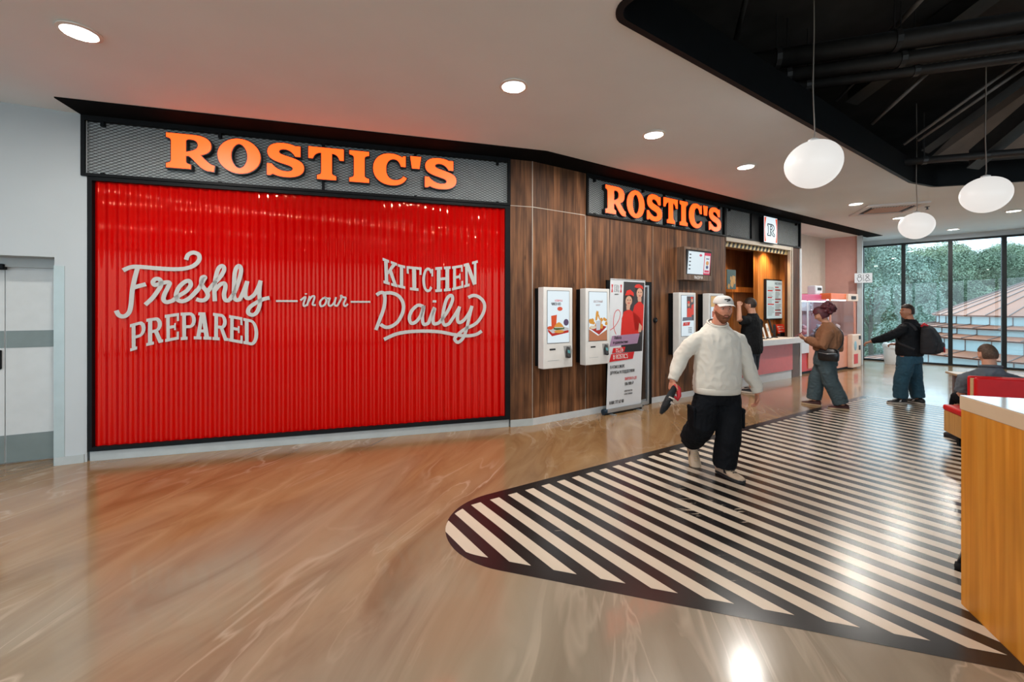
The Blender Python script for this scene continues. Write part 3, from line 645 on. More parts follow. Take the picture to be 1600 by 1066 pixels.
sg3.name = 'mesh_fascia'; sg3['category'] = 'fascia'
loc_mb(sc3, 3.055).box(lg0-0.33, lg0+0.02, -0.012, 0.05, 3.06, CEIL-0.02).build('cover_plate', BLACK, sg3)
# lightbox with the emblem
zl0 = W2.sz(1194, 378, 0.10)[1]; zl1 = W2.sz(1194, 337.5, 0.10)[1]; lw = lg1-lg0
t = thing('logo_lightbox', 'white lightbox with red side wedges and an outlined letter, on the mesh fascia', 'sign', W2.pt((lg0+lg1)/2, zl0, 0.10), W2.rz)
hh = zl1-zl0
MB().box(-lw/2, lw/2, 0.004, 0.115, 0, hh).build('case', BLACK, t)
MB().box(-lw/2, lw/2, 0.0, 0.004, 0, hh).build('face', glow('lightbox_white', (0.80, 0.93, 1.0), 0.72), t)
wedge = lambda sgn: [(sgn*(lw/2-0.012), hh*0.97), (sgn*(lw/2-0.085), hh*0.97), (sgn*(lw/2-0.045), hh*0.72), (sgn*(lw/2-0.030), hh*0.5), (sgn*(lw/2-0.045), hh*0.26), (sgn*(lw/2-0.085), hh*0.03), (sgn*(lw/2-0.012), hh*0.03)]
LBR = glow('lightbox_red', (0.90, 0.10, 0.03), 0.75)
for sgn in (-1, 1): MB().prism(wedge(sgn), -0.003, -0.0005).build('wedge', LBR, t)
def outline_R(parent, x0, x1, z0, z1, y, wd, M_):
    m = MB()
    for lp in GL['R']:
        P = [(x0+(x1-x0)*x, z0+(z1-z0)*z) for x, z in lp]; m.ribbon(P+[P[0]], wd, y)
    return m.build('emblem', M_, parent)
outline_R(t, -lw*0.26, lw*0.28, hh*0.28, hh*0.72, -0.003, 0.026, mat('emblem_dark', (0.01, 0.03, 0.05), 0.5))
# ---- red corrugated shutter in its black frame
s0, s1, z0, z1 = -5.012, -0.326, 0.108, 3.045
t = thing('red_shutter', 'wide glossy red corrugated shutter with white lettering in a black frame', 'shutter', W1.pt((s0+s1)/2, z0), W1.rz); sc = (s0+s1)/2
RT = t
m = loc_mb(sc, z0)
m.box(s0, -4.972, -0.012, 0.07, z0, z1); m.box(-0.396, s1, -0.012, 0.07, z0, z1); m.box(-4.972, -0.396, -0.012, 0.07, z0, 0.152); m.box(-4.972, -0.396, -0.012, 0.07, 3.004, z1)
m.build('frame', BLACK, t)
REDM = mat('red_gloss_sheet', (0.50, 0.0010, 0.0012), 0.03, var=0.05, scale=0.8, spec=0.5); REDM.node_tree.nodes['Principled BSDF'].inputs['Specular Tint'].default_value = (1.0, 0.42, 0.26, 1)
per = 0.0945; amp = 0.0105; n = int(4.58/per*14); vs = []; fs = []
for i in range(n+1):
    x = -4.974+4.58*i/n; y = 0.036+amp*math.sin(2*math.pi*x/per)+0.0016*math.sin(x*7.3)
    for z in (0.15, 1.1, 2.05, 3.006): vs.append((x, y+0.0012*math.sin(z*3+x*2.1), z))
for i in range(n):
    for k in range(3): fs.append((i*4+k, i*4+4+k, i*4+5+k, i*4+1+k))
loc_mb(sc, z0).add(vs, fs).build('corrugated_sheet', REDM, t, smooth=True)
LETW = mat('white_vinyl', (0.47, 0.46, 0.44), 0.55, var=0.02)
YL = 0.0205
def tr1(crop, pts):
    ox, oy, k = crop; out = []
    for x, y in pts:
        a, b = W1.sz(ox+x/k, oy+y/k, -YL); out.append((a-sc, b-z0))
    return out
def strokes(name, crop, lst, wpx, label=None):
    m = MB(); kk = crop[2]
    for i, pts in enumerate(lst):
        P = tr1(crop, [tuple(p) for p in smoothline(pts, 5)] if len(pts) > 2 else pts)
        wm = wpx/kk/141.0
        m.ribbon(P, wm, YL-0.00007*(i % 12), 0.0015)
    o = m.build(name, LETW, t)
    if label: o['label'] = label
    return o
CA = (150, 370, 5.33); CB = (420, 370, 4.4417)
FRE = [
 [(225,280),(285,255),(350,250),(500,262),(640,270),(740,265),(815,240),(858,195),(855,150),(810,132),(768,150),(750,192)],
 [(348,255),(325,335),(302,450),(292,560),(275,630),(235,663),(192,655),(168,615)],
 [(310,425),(360,410),(415,395)],
 [(410,567),(470,510),(528,430),(543,388),(530,357),(497,352),(474,376),(490,402),(540,388),(592,378),(613,388),(600,420),(570,480),(562,524),(590,545),(645,530)],
 [(640,530),(690,492),(755,450),(788,402),(775,368),(737,378),(692,420),(667,480),(677,522),(720,538),(780,510),(845,440)],
 [(780,512),(850,440),(895,362),(908,337),(882,342),(880,400),(918,450),(932,492),(908,525),(870,530),(835,520)],
 [(925,465),(965,410),(1038,330),(1068,270),(1050,243),(1018,268),(995,350),(986,440),(990,537)],
 [(988,450),(1030,402),(1068,388),(1078,420),(1066,480),(1078,528),(1115,528)],
 [(1110,528),(1160,450),(1200,330),(1208,265),(1185,243),(1158,290),(1150,400),(1150,500),(1172,528),(1205,518)],
 [(1200,520),(1235,440),(1260,370)],
 [(1260,370),(1246,440),(1246,498),(1275,513),(1320,480),(1352,420),(1372,365)],
 [(1368,372),(1360,470),(1364,560),(1340,628),(1302,652),(1268,634),(1277,592),(1330,552),(1390,522),(1445,509)]]
strokes('letter', CA, FRE[:3], 33, 'white script capital F with a long curled bar'); strokes('lettering', CA, FRE[3:], 33, 'white joined script letters following the capital F')
strokes('dash', CB, [[(50,446),(200,447)]], 14); strokes('dash', CB, [[(568,452),(705,452)]], 14)
INO = [
 [(220,442),(255,418),(241,465),(247,482),(268,470)], [(257,393),(258,401)],
 [(265,480),(284,412)], [(272,455),(294,420),(312,412),(317,425),(304,470),(326,474)],
 [(380,424),(356,452),(362,482),(388,472),(400,440),(386,420),(402,428),(428,428)],
 [(424,425),(414,468),(430,480),(455,455),(466,420)], [(466,420),(456,468),(472,480),(484,466)],
 [(482,466),(502,430),(500,408),(516,420),(535,426),(520,465),(530,482),(549,466)]]
strokes('lettering', CB, INO[:1]+INO[2:4], 14, 'small white script reading in'); strokes('dot', CB, INO[1:2], 16); strokes('lettering', CB, INO[4:], 14, 'small white script reading our')
DAI = [
 [(748,405),(775,388),(800,395),(806,440),(797,500),(772,570),(743,647)],
 [(798,393),(850,390),(905,415),(934,470),(928,530),(895,590),(850,622),(810,628),(775,608)],
 [(1072,484),(1035,476),(995,510),(976,560),(988,600),(1022,590),(1055,545),(1076,482),(1066,560),(1076,608),(1112,598)],
 [(1108,600),(1150,492),(1140,560),(1146,604),(1182,598)], [(1150,441),(1150,457)],
 [(1180,600),(1240,520),(1275,440),(1266,407),(1236,430),(1215,500),(1206,570),(1220,613),(1257,600)],
 [(1252,603),(1300,530),(1325,485)], [(1325,485),(1310,550),(1316,594),(1350,583),(1390,530),(1410,480)],
 [(1410,480),(1386,580),(1370,650),(1345,708),(1312,733),(1290,710),(1312,680),(1360,642),(1440,600),(1488,530),(1497,470),(1470,427),(1425,407),(1385,422)],
 [(800,713),(880,677),(970,660),(1080,655),(1190,661),(1290,680),(1380,688),(1440,678),(1478,655)]]
strokes('letter', CB, DAI[:2], 27, 'white script capital D'); strokes('lettering', CB, DAI[2:4]+DAI[5:9], 27, 'white joined script letters following the capital D'); strokes('dot', CB, DAI[4:5], 30); strokes('swash', CB, DAI[9:], 27)
# condensed slab capitals, each glyph a set of polygons in a unit box
def glyph(ch):
    a = 0.25; sr = 0.10; fs = 0.11   # stem, serif reach, serif height
    def bar(x0, x1, y0, y1): return [(x0, y0), (x1, y0), (x1, y1), (x0, y1)]
    def stem(x0): return [bar(x0, x0+a, 0, 1), bar(x0-sr, x0+a+sr, 0, fs), bar(x0-sr, x0+a+sr, 1-fs, 1)]
    def arc(cx, cy, rx, ry, t0, t1, wx, wy, k=10):
        o = [(cx+rx*math.cos(R(t0+(t1-t0)*i/k)), cy+ry*math.sin(R(t0+(t1-t0)*i/k))) for i in range(k+1)]
        q = [(cx+(rx-wx)*math.cos(R(t0+(t1-t0)*i/k)), cy+(ry-wy)*math.sin(R(t0+(t1-t0)*i/k))) for i in range(k+1)]
        return [[o[i], o[i+1], q[i+1], q[i]] for i in range(k)]
    x = sr
    if ch == 'P': return stem(x)+[bar(x+a, .62, 1-fs, 1), bar(x+a, .62, .42, .42+fs)]+arc(.60, .71, .40, .29, -90, 90, a, fs)
    if ch == 'R': return stem(x)+[bar(x+a, .60, 1-fs, 1), bar(x+a, .60, .44, .44+fs)]+arc(.56, .72, .38, .28, -90, 90, a, fs)+[[(.45, .48), (.70, .48), (.92, fs), (1.0, fs), (1.0, 0), (.74, 0)]]
    if ch == 'E': return stem(x)+[bar(x+a, 1, 0, fs), bar(x+a, 1, 1-fs, 1), bar(x+a, .78, .46, .46+fs), bar(.84, 1, 0, .30), bar(.84, 1, .70, 1), bar(.66, .78, .38, .64)]
    if ch == 'A': return [[(.12, 0), (.34, 0), (.58, 1), (.36, 1)], [(.62, 0), (.88, 0), (.66, 1), (.40, 1)], bar(.28, .72, .26, .26+fs), bar(0, .44, 0, fs), bar(.54, 1, 0, fs), bar(.24, .66, 1-fs, 1)]
    if ch == 'D': return stem(x)+[bar(x+a, .55, 1-fs, 1), bar(x+a, .55, 0, fs)]+arc(.50, .5, .50, .5, -90, 90, a, fs, 16)
    if ch == 'K': return stem(x)+[[(x+a, .40), (x+a, .56), (.66, 1-fs), (.90, 1-fs)], [(.42, .52), (.62, .66), (.96, fs), (.70, fs)], bar(.56, 1, 0, fs), bar(.56, 1, 1-fs, 1)]
    if ch == 'I': return [bar(.28, .72, 0, 1), bar(.02, .98, 0, fs), bar(.02, .98, 1-fs, 1)]
    if ch == 'T': return [bar(.37, .63, 0, 1), bar(.2, .8, 0, fs), bar(0, 1, 1-fs, 1), bar(0, .14, .68, 1), bar(.86, 1, .68, 1)]
    if ch == 'C': return arc(.52, .5, .52, .5, 40, 320, a, fs, 22)+[bar(.82, .98, .64, .94)]
    if ch == 'H': return [bar(.10, .34, 0, 1), bar(.66, .90, 0, 1), bar(0, .44, 0, fs), bar(.56, 1, 0, fs), bar(0, .44, 1-fs, 1), bar(.56, 1, 1-fs, 1), bar(.3, .7, .46, .46+fs)]
    if ch == 'N': return [bar(.10, .28, 0, 1), bar(.72, .90, 0, 1), [(.10, 1), (.36, 1), (.90, 0), (.66, 0)], bar(0, .40, 0, fs), bar(0, .30, 1-fs, 1), bar(.60, 1, 1-fs, 1)]
def quad_word(crop, word, quads, label):
    for i, (ch, (tl, tr, bl, br)) in enumerate(zip(word, quads)):
        m = MB()
        for k, pg in enumerate(glyph(ch)):
            P = []
            for x, z in pg:
                px = (bl[0]*(1-x)+br[0]*x)*(1-z)+(tl[0]*(1-x)+tr[0]*x)*z; py = (bl[1]*(1-x)+br[1]*x)*(1-z)+(tl[1]*(1-x)+tr[1]*x)*z
                P.append((px, py))
            P = tr1(crop, P); y = YL-0.00005*(k % 20); m.prism(P, y, y+0.0015)
        m.build('letter', LETW, t)
quad_word(CA, 'PREPARED', [((283,730),(413,694),(285,956),(413,916)), ((420,684),(556,664),(418,912),(560,878)), ((572,651),(692,635),(576,878),(690,855)), ((704,633),(832,628),(706,862),(832,852)),
   ((818,629),(958,632),(814,854),(962,858)), ((975,634),(1094,649),(970,860),(1102,868)), ((1108,652),(1220,672),(1104,870),(1222,892)), ((1226,676),(1352,702),(1228,892),(1350,916))], 'white arched capitals reading PREPARED')
quad_word(CB, 'KITCHEN', [((790,146),(890,184),(796,322),(892,352)), ((895,189),(948,203),(894,350),(948,363)), ((956,203),(1060,213),(960,368),(1060,379)), ((1066,213),(1142,214),(1064,386),(1142,386)),
   ((1156,212),(1262,205),(1155,385),(1262,376)), ((1272,206),(1345,194),(1272,374),(1350,354)), ((1352,190),(1450,163),(1356,354),(1450,326))], 'white arched capitals reading KITCHEN')

# ---- self-order kiosks on the timber wall
SCRW = glow('screen_pale', (0.72, 0.82, 0.88), 0.62)
def emi(name, c, s=0.5): return MATS.get(name) or glow(name, c, s)
def kiosk(label, xl, yt, xr_or_w, yb, art, group='wall-mounted white kiosks'):
    F = 0.24
    sl, zt = W2.sz(xl, yt, F); zb = W2.sz(xl, yb, F)[1]; wd = xr_or_w
    t = thing('order_kiosk', label, 'kiosk', W2.pt(sl+wd/2, zb), W2.rz, group); h = zt-zb; x0 = -wd/2; x1 = wd/2
    MB().box(x0+0.03, x1-0.02, -0.115, -0.001, 0.02, h-0.01).build('back_box', BLACK, t)
    m = MB(); m.box(x0+0.035, x0+0.06, -0.119, -0.08, h*0.74, h*0.755); m.build('lock', ALU, t)
    MB().box(x0, x1, -F, -0.115, 0, h).build('housing', KWHITE, t, bevel=0.008)
    sx0, sx1, sz0, sz1 = x0+wd*0.125, x1-wd*0.125, h*0.315, h*0.955
    MB().box(sx0-0.006, sx1+0.006, -F-0.003, -F+0.002, sz0-0.006, sz1+0.006).build('bezel', INK, t)
    s = MB().box(sx0, sx1, -F-0.005, -F-0.003, sz0, sz1).build('screen', SCRW, t)
    art(s, sx0, sx1, sz0, sz1, -F-0.0065)
    MB().box(x0+wd*0.20, x0+wd*0.40, -F-0.002, -F+0.004, h*0.225, h*0.245).build('receipt_slot', INK, t)
    MB().box(x0+wd*0.14, x0+wd*0.52, -F-0.0015, -F+0.004, h*0.095, h*0.10).build('seam', SKIRT, t)
    # payment terminal in a slanted recess
    m = MB(); m.prism([(x1-wd*0.32, h*0.27), (x1-wd*0.06, h*0.27), (x1-wd*0.02, h*0.20), (x1-wd*0.06, h*0.12), (x1-wd*0.26, h*0.12)], -F-0.004, -F+0.004); m.build('terminal_recess', mat('recess_grey', (0.30, 0.30, 0.29), 0.5), t)
    q = MB(Matrix.Translation((x1-wd*0.19, -F-0.02, h*0.185)) @ Matrix.Rotation(R(14), 4, 'Y') @ Matrix.Rotation(R(-24), 4, 'X')); q.box(-0.032, 0.032, -0.018, 0.018, -0.075, 0.085); q.build('card_terminal', INK, t, bevel=0.006)
    q = MB(Matrix.Translation((x1-wd*0.19, -F-0.02, h*0.185)) @ Matrix.Rotation(R(14), 4, 'Y') @ Matrix.Rotation(R(-24), 4, 'X')); q.box(-0.022, 0.022, -0.0195, -0.018, -0.015, 0.03); q.build('terminal_display', emi('teal_display', (0.05, 0.30, 0.32), 0.4), t)
    return t
def blob(m, cx, cz, rx, rz, y, n=18, rot=0):
    m.prism([(cx+rx*math.cos(2*math.pi*i/n)*math.cos(rot)-rz*math.sin(2*math.pi*i/n)*math.sin(rot), cz+rx*math.cos(2*math.pi*i/n)*math.sin(rot)+rz*math.sin(2*math.pi*i/n)*math.cos(rot)) for i in range(n)], y, y+0.001)
def pic(s, name, c, fn, st=0.45):
    m = MB(); fn(m); return m.build(name, emi('art_%s_%d' % (name, int(sum(c)*1000)), c, st), s)
def art_burger(s, a, b, c, d, y):
    w = b-a; h = d-c; X = lambda u: a+u*w; Z = lambda u: c+u*h
    pic(s, 'tray', (0.55, 0.03, 0.02), lambda m: m.prism([(X(.02), Z(.22)), (X(.20), Z(.13)), (X(.97), Z(.19)), (X(.97), Z(.24)), (X(.22), Z(.185)), (X(.02), Z(.27))], y+.0004, y+.001))
    pic(s, 'tray_paper', (0.62, 0.62, 0.62), lambda m: m.prism([(X(.04), Z(.27)), (X(.22), Z(.19)), (X(.97), Z(.245)), (X(.97), Z(.28)), (X(.5), Z(.33))], y+.0006, y+.001))
    def cup(m): m.prism([(X(.16), Z(.52)), (X(.42), Z(.54)), (X(.38), Z(.28)), (X(.18), Z(.28))], y, y+.001); blob(m, X(.12), Z(.29), w*.13, h*.035, y)
    pic(s, 'drink_cup', (0.75, 0.10, 0.03), cup)
    def bun(m): m.prism([(X(.28+.46*i/10), Z(.30+.095*math.sin(math.pi*i/10))) for i in range(11)], y-.0008, y); blob(m, X(.52), Z(.215), w*.23, h*.03, y-.0008)
    pic(s, 'burger_bun', (0.80, 0.36, 0.07), bun)
    pic(s, 'burger_filling', (0.06, 0.12, 0.03), lambda m: m.prism([(X(.26), Z(.265)), (X(.40), Z(.245)), (X(.55), Z(.25)), (X(.76), Z(.26)), (X(.76), Z(.295)), (X(.28), Z(.30))], y-.0012, y-.0008))
    pic(s, 'patty', (0.55, 0.60, 0.50), lambda m: m.prism([(X(.30), Z(.285)), (X(.72), Z(.28)), (X(.70), Z(.300)), (X(.32), Z(.305))], y-.0015, y-.0012))
    pic(s, 'sauce_pot', (0.12, 0.08, 0.16), lambda m: blob(m, X(.85), Z(.39), w*.12, h*.065, y))
    pic(s, 'price_badge', (0.80, 0.12, 0.06), lambda m: blob(m, X(.56), Z(.655), w*.12, h*.040, y))
    text('screen_text', 'ЧИКЕН КО', h*.075, INK, s, X(.38), Z(.745), y, xs=.62, bold=.0022); text('screen_text', 'НОВИНКА', h*.055, REDINK, s, X(.50), Z(.81), y, xs=.7)
def art_bucket(s, a, b, c, d, y):
    w = b-a; h = d-c; X = lambda u: a+u*w; Z = lambda u: c+u*h
    pic(s, 'table_top', (0.52, 0.20, 0.10), lambda m: m.prism([(X(0), Z(0)), (X(1), Z(0)), (X(1), Z(.22)), (X(.5), Z(.10)), (X(0), Z(.24))], y+.0005, y+.001))
    pic(s, 'tray', (0.45, 0.03, 0.02), lambda m: m.prism([(X(0), Z(.27)), (X(.55), Z(.12)), (X(.98), Z(.28)), (X(.5), Z(.34))], y+.0002, y+.001))
    rr = random.Random(3)
    def fr(m):
        for i in range(26): blob(m, X(rr.uniform(.03, .97)), Z(rr.uniform(.27, .44)), w*rr.uniform(.04, .09), h*rr.uniform(.02, .045), y-.0002*(i % 4), 10, rr.uniform(0, 3))
        for i in range(9): blob(m, X(.36+.22*rr.random()), Z(rr.uniform(.40, .60)), w*.035, h*.06, y-.0002*(i % 4), 8, rr.uniform(-.4, .4))
    pic(s, 'fried_chicken', (0.78, 0.36, 0.06), fr)
    pic(s, 'bucket', (0.62, 0.66, 0.72), lambda m: m.prism([(X(.36), Z(.40)), (X(.64), Z(.42)), (X(.60), Z(.22)), (X(.40), Z(.21))], y-.0014, y-.0008))
    pic(s, 'sauce_pot', (0.80, 0.70, 0.55), lambda m: blob(m, X(.22), Z(.275), w*.16, h*.035, y-.0014))
    text('screen_text', 'ВОСТОЧНЫЙ', h*.062, mat('grey_print', (0.25, 0.12, 0.10), .6), s, X(.5), Z(.80), y, xs=.62)
    text('screen_text', 'БАСКЕТ', h*.045, mat('grey_print', (0.25, 0.12, 0.10), .6), s, X(.5), Z(.73), y, xs=.7)
def art_people(s, a, b, c, d, y):
    w = b-a; h = d-c; X = lambda u: a+u*w; Z = lambda u: c+u*h
    pic(s, 'photo_ground', (0.10, 0.07, 0.07), lambda m: m.prism([(X(.42), Z(.38)), (X(.98), Z(.38)), (X(.98), Z(.98)), (X(.42), Z(.98))], y+.0005, y+.001))
    def shirts(m):
        m.prism([(X(.42), Z(.46)), (X(.80), Z(.46)), (X(.82), Z(.62)), (X(.66), Z(.70)), (X(.46), Z(.68))], y, y+.001)
        m.prism([(X(.72), Z(.52)), (X(.98), Z(.52)), (X(.98), Z(.80)), (X(.80), Z(.76))], y+.0003, y+.001)
        blob(m, X(.57), Z(.83), w*.10, h*.035, y-.0004); blob(m, X(.82), Z(.94), w*.10, h*.030, y-.0004)
    pic(s, 'red_shirt', (0.80, 0.06, 0.03), shirts)
    def fc(m): blob(m, X(.57), Z(.775), w*.08, h*.050, y); blob(m, X(.83), Z(.88), w*.08, h*.050, y)
    pic(s, 'face', (0.75, 0.42, 0.28), fc)
    pic(s, 'caption_band', (0.16, 0.17, 0.22), lambda m: m.prism([(X(.06), Z(.37)), (X(.84), Z(.39)), (X(.84), Z(.47)), (X(.10), Z(.46))], y-.0006, y))
    pic(s, 'red_band', (0.70, 0.03, 0.02), lambda m: m.prism([(X(.10), Z(.25)), (X(.62), Z(.26)), (X(.68), Z(.345)), (X(.16), Z(.335))], y-.0006, y))
    text('screen_text', 'ЕСТЬ', h*.05, KWHITE, s, X(.38), Z(.30), y-.001, xs=.8)
    for k in range(4): text('screen_text', 'РАБОТА ДРУЖБА', h*.028, INK, s, X(.68), Z(.20-.04*k), y, xs=.6)
    m = MB(); 
    for q in ((.08, .13), (.22, .27)): pass
def art_warm(s, a, b, c, d, y):
    w = b-a; h = d-c; X = lambda u: a+u*w; Z = lambda u: c+u*h
    pic(s, 'warm_field', (0.80, 0.47, 0.16), lambda m: m.prism([(X(0), Z(.72)), (X(1), Z(.72)), (X(1), Z(1)), (X(0), Z(1))], y, y+.001))
    pic(s, 'menu_tile', (0.55, 0.12, 0.05), lambda m: [m.prism([(X(.1+.3*i), Z(.2+.25*j)), (X(.32+.3*i), Z(.2+.25*j)), (X(.32+.3*i), Z(.36+.25*j)), (X(.1+.3*i), Z(.36+.25*j))], y-.0002, y+.001) for i in range(3) for j in range(2)])
kw = W2.sz(894.5, 500, 0.24)[0]-W2.sz(849.3, 500, 0.24)[0]
kiosk('leftmost white order kiosk on the timber wall, screen showing a burger and drink', 849.3, 448.5, kw, 577.5, art_burger)
kiosk('white order kiosk left of the roll-up banner, screen showing a bucket of fried chicken', 915.2, 450.5, kw*0.94, 571.5, art_bucket)
kiosk('white order kiosk under the wall monitor, screen showing two people in red', 1061, 457, kw*0.93, 557.5, art_people)
kiosk('white order kiosk half hidden behind the walking man, screen with an orange top', 1107.5, 458.5, kw*0.93, 553, art_warm)

# ---- narrow black framed door behind the banner
d0 = W2.sz(948, 540, 0.02)[0]; d1 = W2.sz(1017.5, 540, 0.02)[0]; dzt = W2.sz(1017, 441, 0.02)[1]
e = MB(); e.box(d0, d0+0.07, -0.03, 0.0, 0, dzt); e.box(d1-0.075, d1, -0.03, 0.0, 0, dzt); e.box(d0+0.07, d1-0.075, -0.03, 0.0, dzt-0.06, dzt)
o = struct(e.build('door_3', BLACK)); o.location = W2.P; o.rotation_euler = (0, 0, W2.rz)
e = MB(); e.box(d0+0.07, d0+0.10, -0.036, 0.0, 0.01, dzt-0.06); e.box(d1-0.115, d1-0.075, -0.036, 0.0, 0.01, dzt-0.06); e.box(d0+0.10, d1-0.115, -0.036, 0.0, 0.01, 0.06); e.box(d0+0.10, d1-0.115, -0.036, 0.0, dzt-0.09, dzt-0.06)
e.build('door_bead', ALU, o)
MB().box(d0+0.10, d1-0.115, -0.012, 0.0, 0.06, dzt-0.09).build('door_panel', mat('dark_reflecting_panel', (0.035, 0.022, 0.016), 0.12, var=0.2, scale=2), o)
# ---- roll-up banner
bl_, br_ = W2.sz(946, 640, 0.14)[0], W2.sz(1000, 640, 0.14)[0]; bwid = br_-bl_; bh = W2.sz(953, 436, 0.25)[1]-0.085
t = thing('roll_up_banner', 'white roll-up banner with two people in red caps, between two pairs of kiosks', 'banner', W2.pt((bl_+br_)/2, 0, 0.14), W2.rz)
m = MB(); m.tube([(-bwid/2-0.05, 0, 0.045), (bwid/2+0.02, 0, 0.045)], 0.045, 18); m.build('base_roller', mat('banner_base_blue_black', (0.012, 0.03, 0.05), 0.35, 0.3), t, smooth=True, auto=40)
m = MB(); m.box(-bwid/2+0.05, -bwid/2+0.11, -0.13, 0.12, 0, 0.012); m.box(bwid/2-0.13, bwid/2-0.07, -0.13, 0.12, 0, 0.012); m.build('foot', ALU, t)
MB().box(-bwid/2, bwid/2, -0.050, -0.040, 0.035, 0.09).build('base_front', ALU, t)
sh = Matrix.Identity(4); LEAN = 0.085/ (bh)
def bm(): 
    M_ = Matrix.Identity(4); M_[1][2] = -LEAN; M_[1][3] = -0.02; M_[2][3] = 0.085; return MB(M_)
SHEET = mat('banner_vinyl', (0.68, 0.70, 0.72), 0.45, var=0.02)
ps = bm().box(-bwid/2, bwid/2, 0, 0.002, 0, bh).build('sheet', SHEET, t)
bm().tube([(-bwid/2, 0.004, bh), (bwid/2, 0.004, bh)], 0.010, 8).build('top_rail', ALU, t); bm().tube([(0, 0.03, 0), (0, 0.03, bh)], 0.009, 8).build('pole', ALU, t)
B = lambda u, v: (-bwid/2+u*bwid, v*bh)
def bp(name, c, polys, y, rough=0.5):
    m = bm()
    for p in polys: m.prism([B(*q) for q in p], y, y+0.0006)
    return m.build(name, mat('banner_'+name, c, rough, var=0.05), ps)
el = lambda cx, cy, rx, ry, n=18, r=0: [(cx+rx*math.cos(2*math.pi*i/n)*math.cos(r)-ry*math.sin(2*math.pi*i/n)*math.sin(r)*.5, cy+rx*math.cos(2*math.pi*i/n)*math.sin(r)*.4+ry*math.sin(2*math.pi*i/n)) for i in range(n)]
bp('photo_ground', (0.045, 0.038, 0.040), [[(.37, .43), (.98, .43), (.98, .985), (.37, .985)]], -0.0008)
bp('red_shirt', (0.62, 0.020, 0.012), [[(.33, .55), (.80, .55), (.95, .62), (.88, .70), (.66, .75), (.55, .77), (.40, .75), (.345, .70)], [(.74, .60), (.98, .60), (.98, .80), (.86, .84), (.70, .80), (.66, .75)]], -0.0016)
bp('red_cap', (0.66, 0.030, 0.018), [[(.42, .878), (.46, .915), (.56, .925), (.66, .900), (.67, .872), (.58, .885), (.50, .880)], [(.68, .945), (.72, .965), (.82, .970), (.92, .955), (.95, .93), (.85, .942), (.76, .938)]], -0.0034)
bp('hair', (0.03, 0.015, 0.010), [el(.54, .855, .125, .040), el(.83, .922, .12, .030)], -0.0020)
bp('face', (0.62, 0.36, 0.25), [el(.53, .835, .095, .040), el(.84, .897, .090, .042), [(.46, .80), (.58, .80), (.56, .765), (.47, .765)], [(.78, .86), (.90, .86), (.90, .83), (.80, .83)], [(.86, .66), (.95, .63), (.92, .585), (.84, .585)]], -0.0026)
bp('eye', (0.02, 0.012, 0.01), [el(.50, .842, .018, .004, 8), el(.57, .842, .018, .004, 8), el(.81, .905, .018, .004, 8), el(.88, .905, .018, .004, 8)], -0.0036)
bp('mouth', (0.55, 0.10, 0.08), [el(.53, .818, .035, .005, 8), el(.845, .877, .032, .005, 8)], -0.0036)
bp('apron', (0.02, 0.02, 0.022), [[(.36, .43), (.93, .43), (.95, .55), (.34, .55)]], -0.0020)
bp('caption_band', (0.36, 0.22, 0.34), [[(.03, .485), (.82, .495), (.88, .575), (.09, .565)]], -0.0042)
bp('red_band', (0.60, 0.014, 0.018), [[(.10, .43), (.44, .435), (.47, .475), (.13, .47)], [(.03, .365), (.70, .375), (.74, .43), (.08, .425)]], -0.0050)
m = bm(); m.ribbon([tuple(p) for p in smoothline([B(.03, .61), B(.15, .635), B(.27, .69), B(.30, .74), B(.24, .765), B(.16, .75), B(.12, .70), B(.13, .63), B(.20, .575)], 6)], 0.010, -0.0015); m.build('red_thread', REDINK, ps)
def btext(sx, size, u, v, M_, xs=.7, y=-0.006, al='LEFT'):
    x, z = B(u, v); text('print', sx, size, M_, t, x, z+0.085, -LEAN*z-0.02+y, align=al, xs=xs, bold=size*0.022)
btext('Работа', .066, .15, .549, INK); btext('в удовольствие', .062, .12, .513, INK)
btext('ЕСТЬ', .100, .20, .453, KWHITE, .62); btext('В ROSTIC\'S', .105, .13, .400, KWHITE, .62)
btext('В АТМОСФЕРЕ', .066, .06, .322, INK, .66); btext('ДРУЖБЫ И ПОДДЕРЖКИ', .066, .06, .278, INK, .66)
btext('ЗАРПЛАТА ДО', .058, .48, .218, REDINK, .66); btext('106 000 ₽', .070, .48, .178, INK, .70); btext('ДЛЯ РАБОТЫ', .034, .48, .122, INK, .8); btext('В РЕСТОРАНЕ', .034, .48, .097, INK, .8)
btext('8 800 777 67 00', .072, .07, .045, INK, .66)
m = bm()
for lp in GL['R']:
    P = [B(.11+.13*x, .905+.05*z) for x, z in lp]; m.ribbon(P+[P[0]], 0.005, -0.0015)
m.build('emblem', INK, ps)
bp('emblem_bracket', (0.60, 0.02, 0.02), [[(.03, .96), (.075, .96), (.06, .93), (.075, .90), (.03, .90), (.045, .93)], [(.32, .96), (.275, .96), (.29, .93), (.275, .90), (.32, .90), (.305, .93)]], -0.0012)
btext("ROSTIC'S", .026, .175, .885, INK, .8, al='CENTER')
# ---- button on the timber
s_, z_ = W2.sz(1024.5, 500.5, 0.02)
t = thing('call_button', 'small black round button on the timber wall right of the roll-up banner', 'button', W2.pt(s_, z_), W2.rz)
MB(Matrix.Rotation(R(90), 4, 'X')).lathe([(0.045, 0.0), (0.045, 0.022), (0.036, 0.032), (0.0, 0.034)], n=24).build('body', BLACK, t, smooth=True, auto=40)
MB(Matrix.Rotation(R(90), 4, 'X')).lathe([(0.018, 0.030), (0.018, 0.040), (0.0, 0.042)], n=20).build('push_cap', STEEL, t, smooth=True, auto=40)
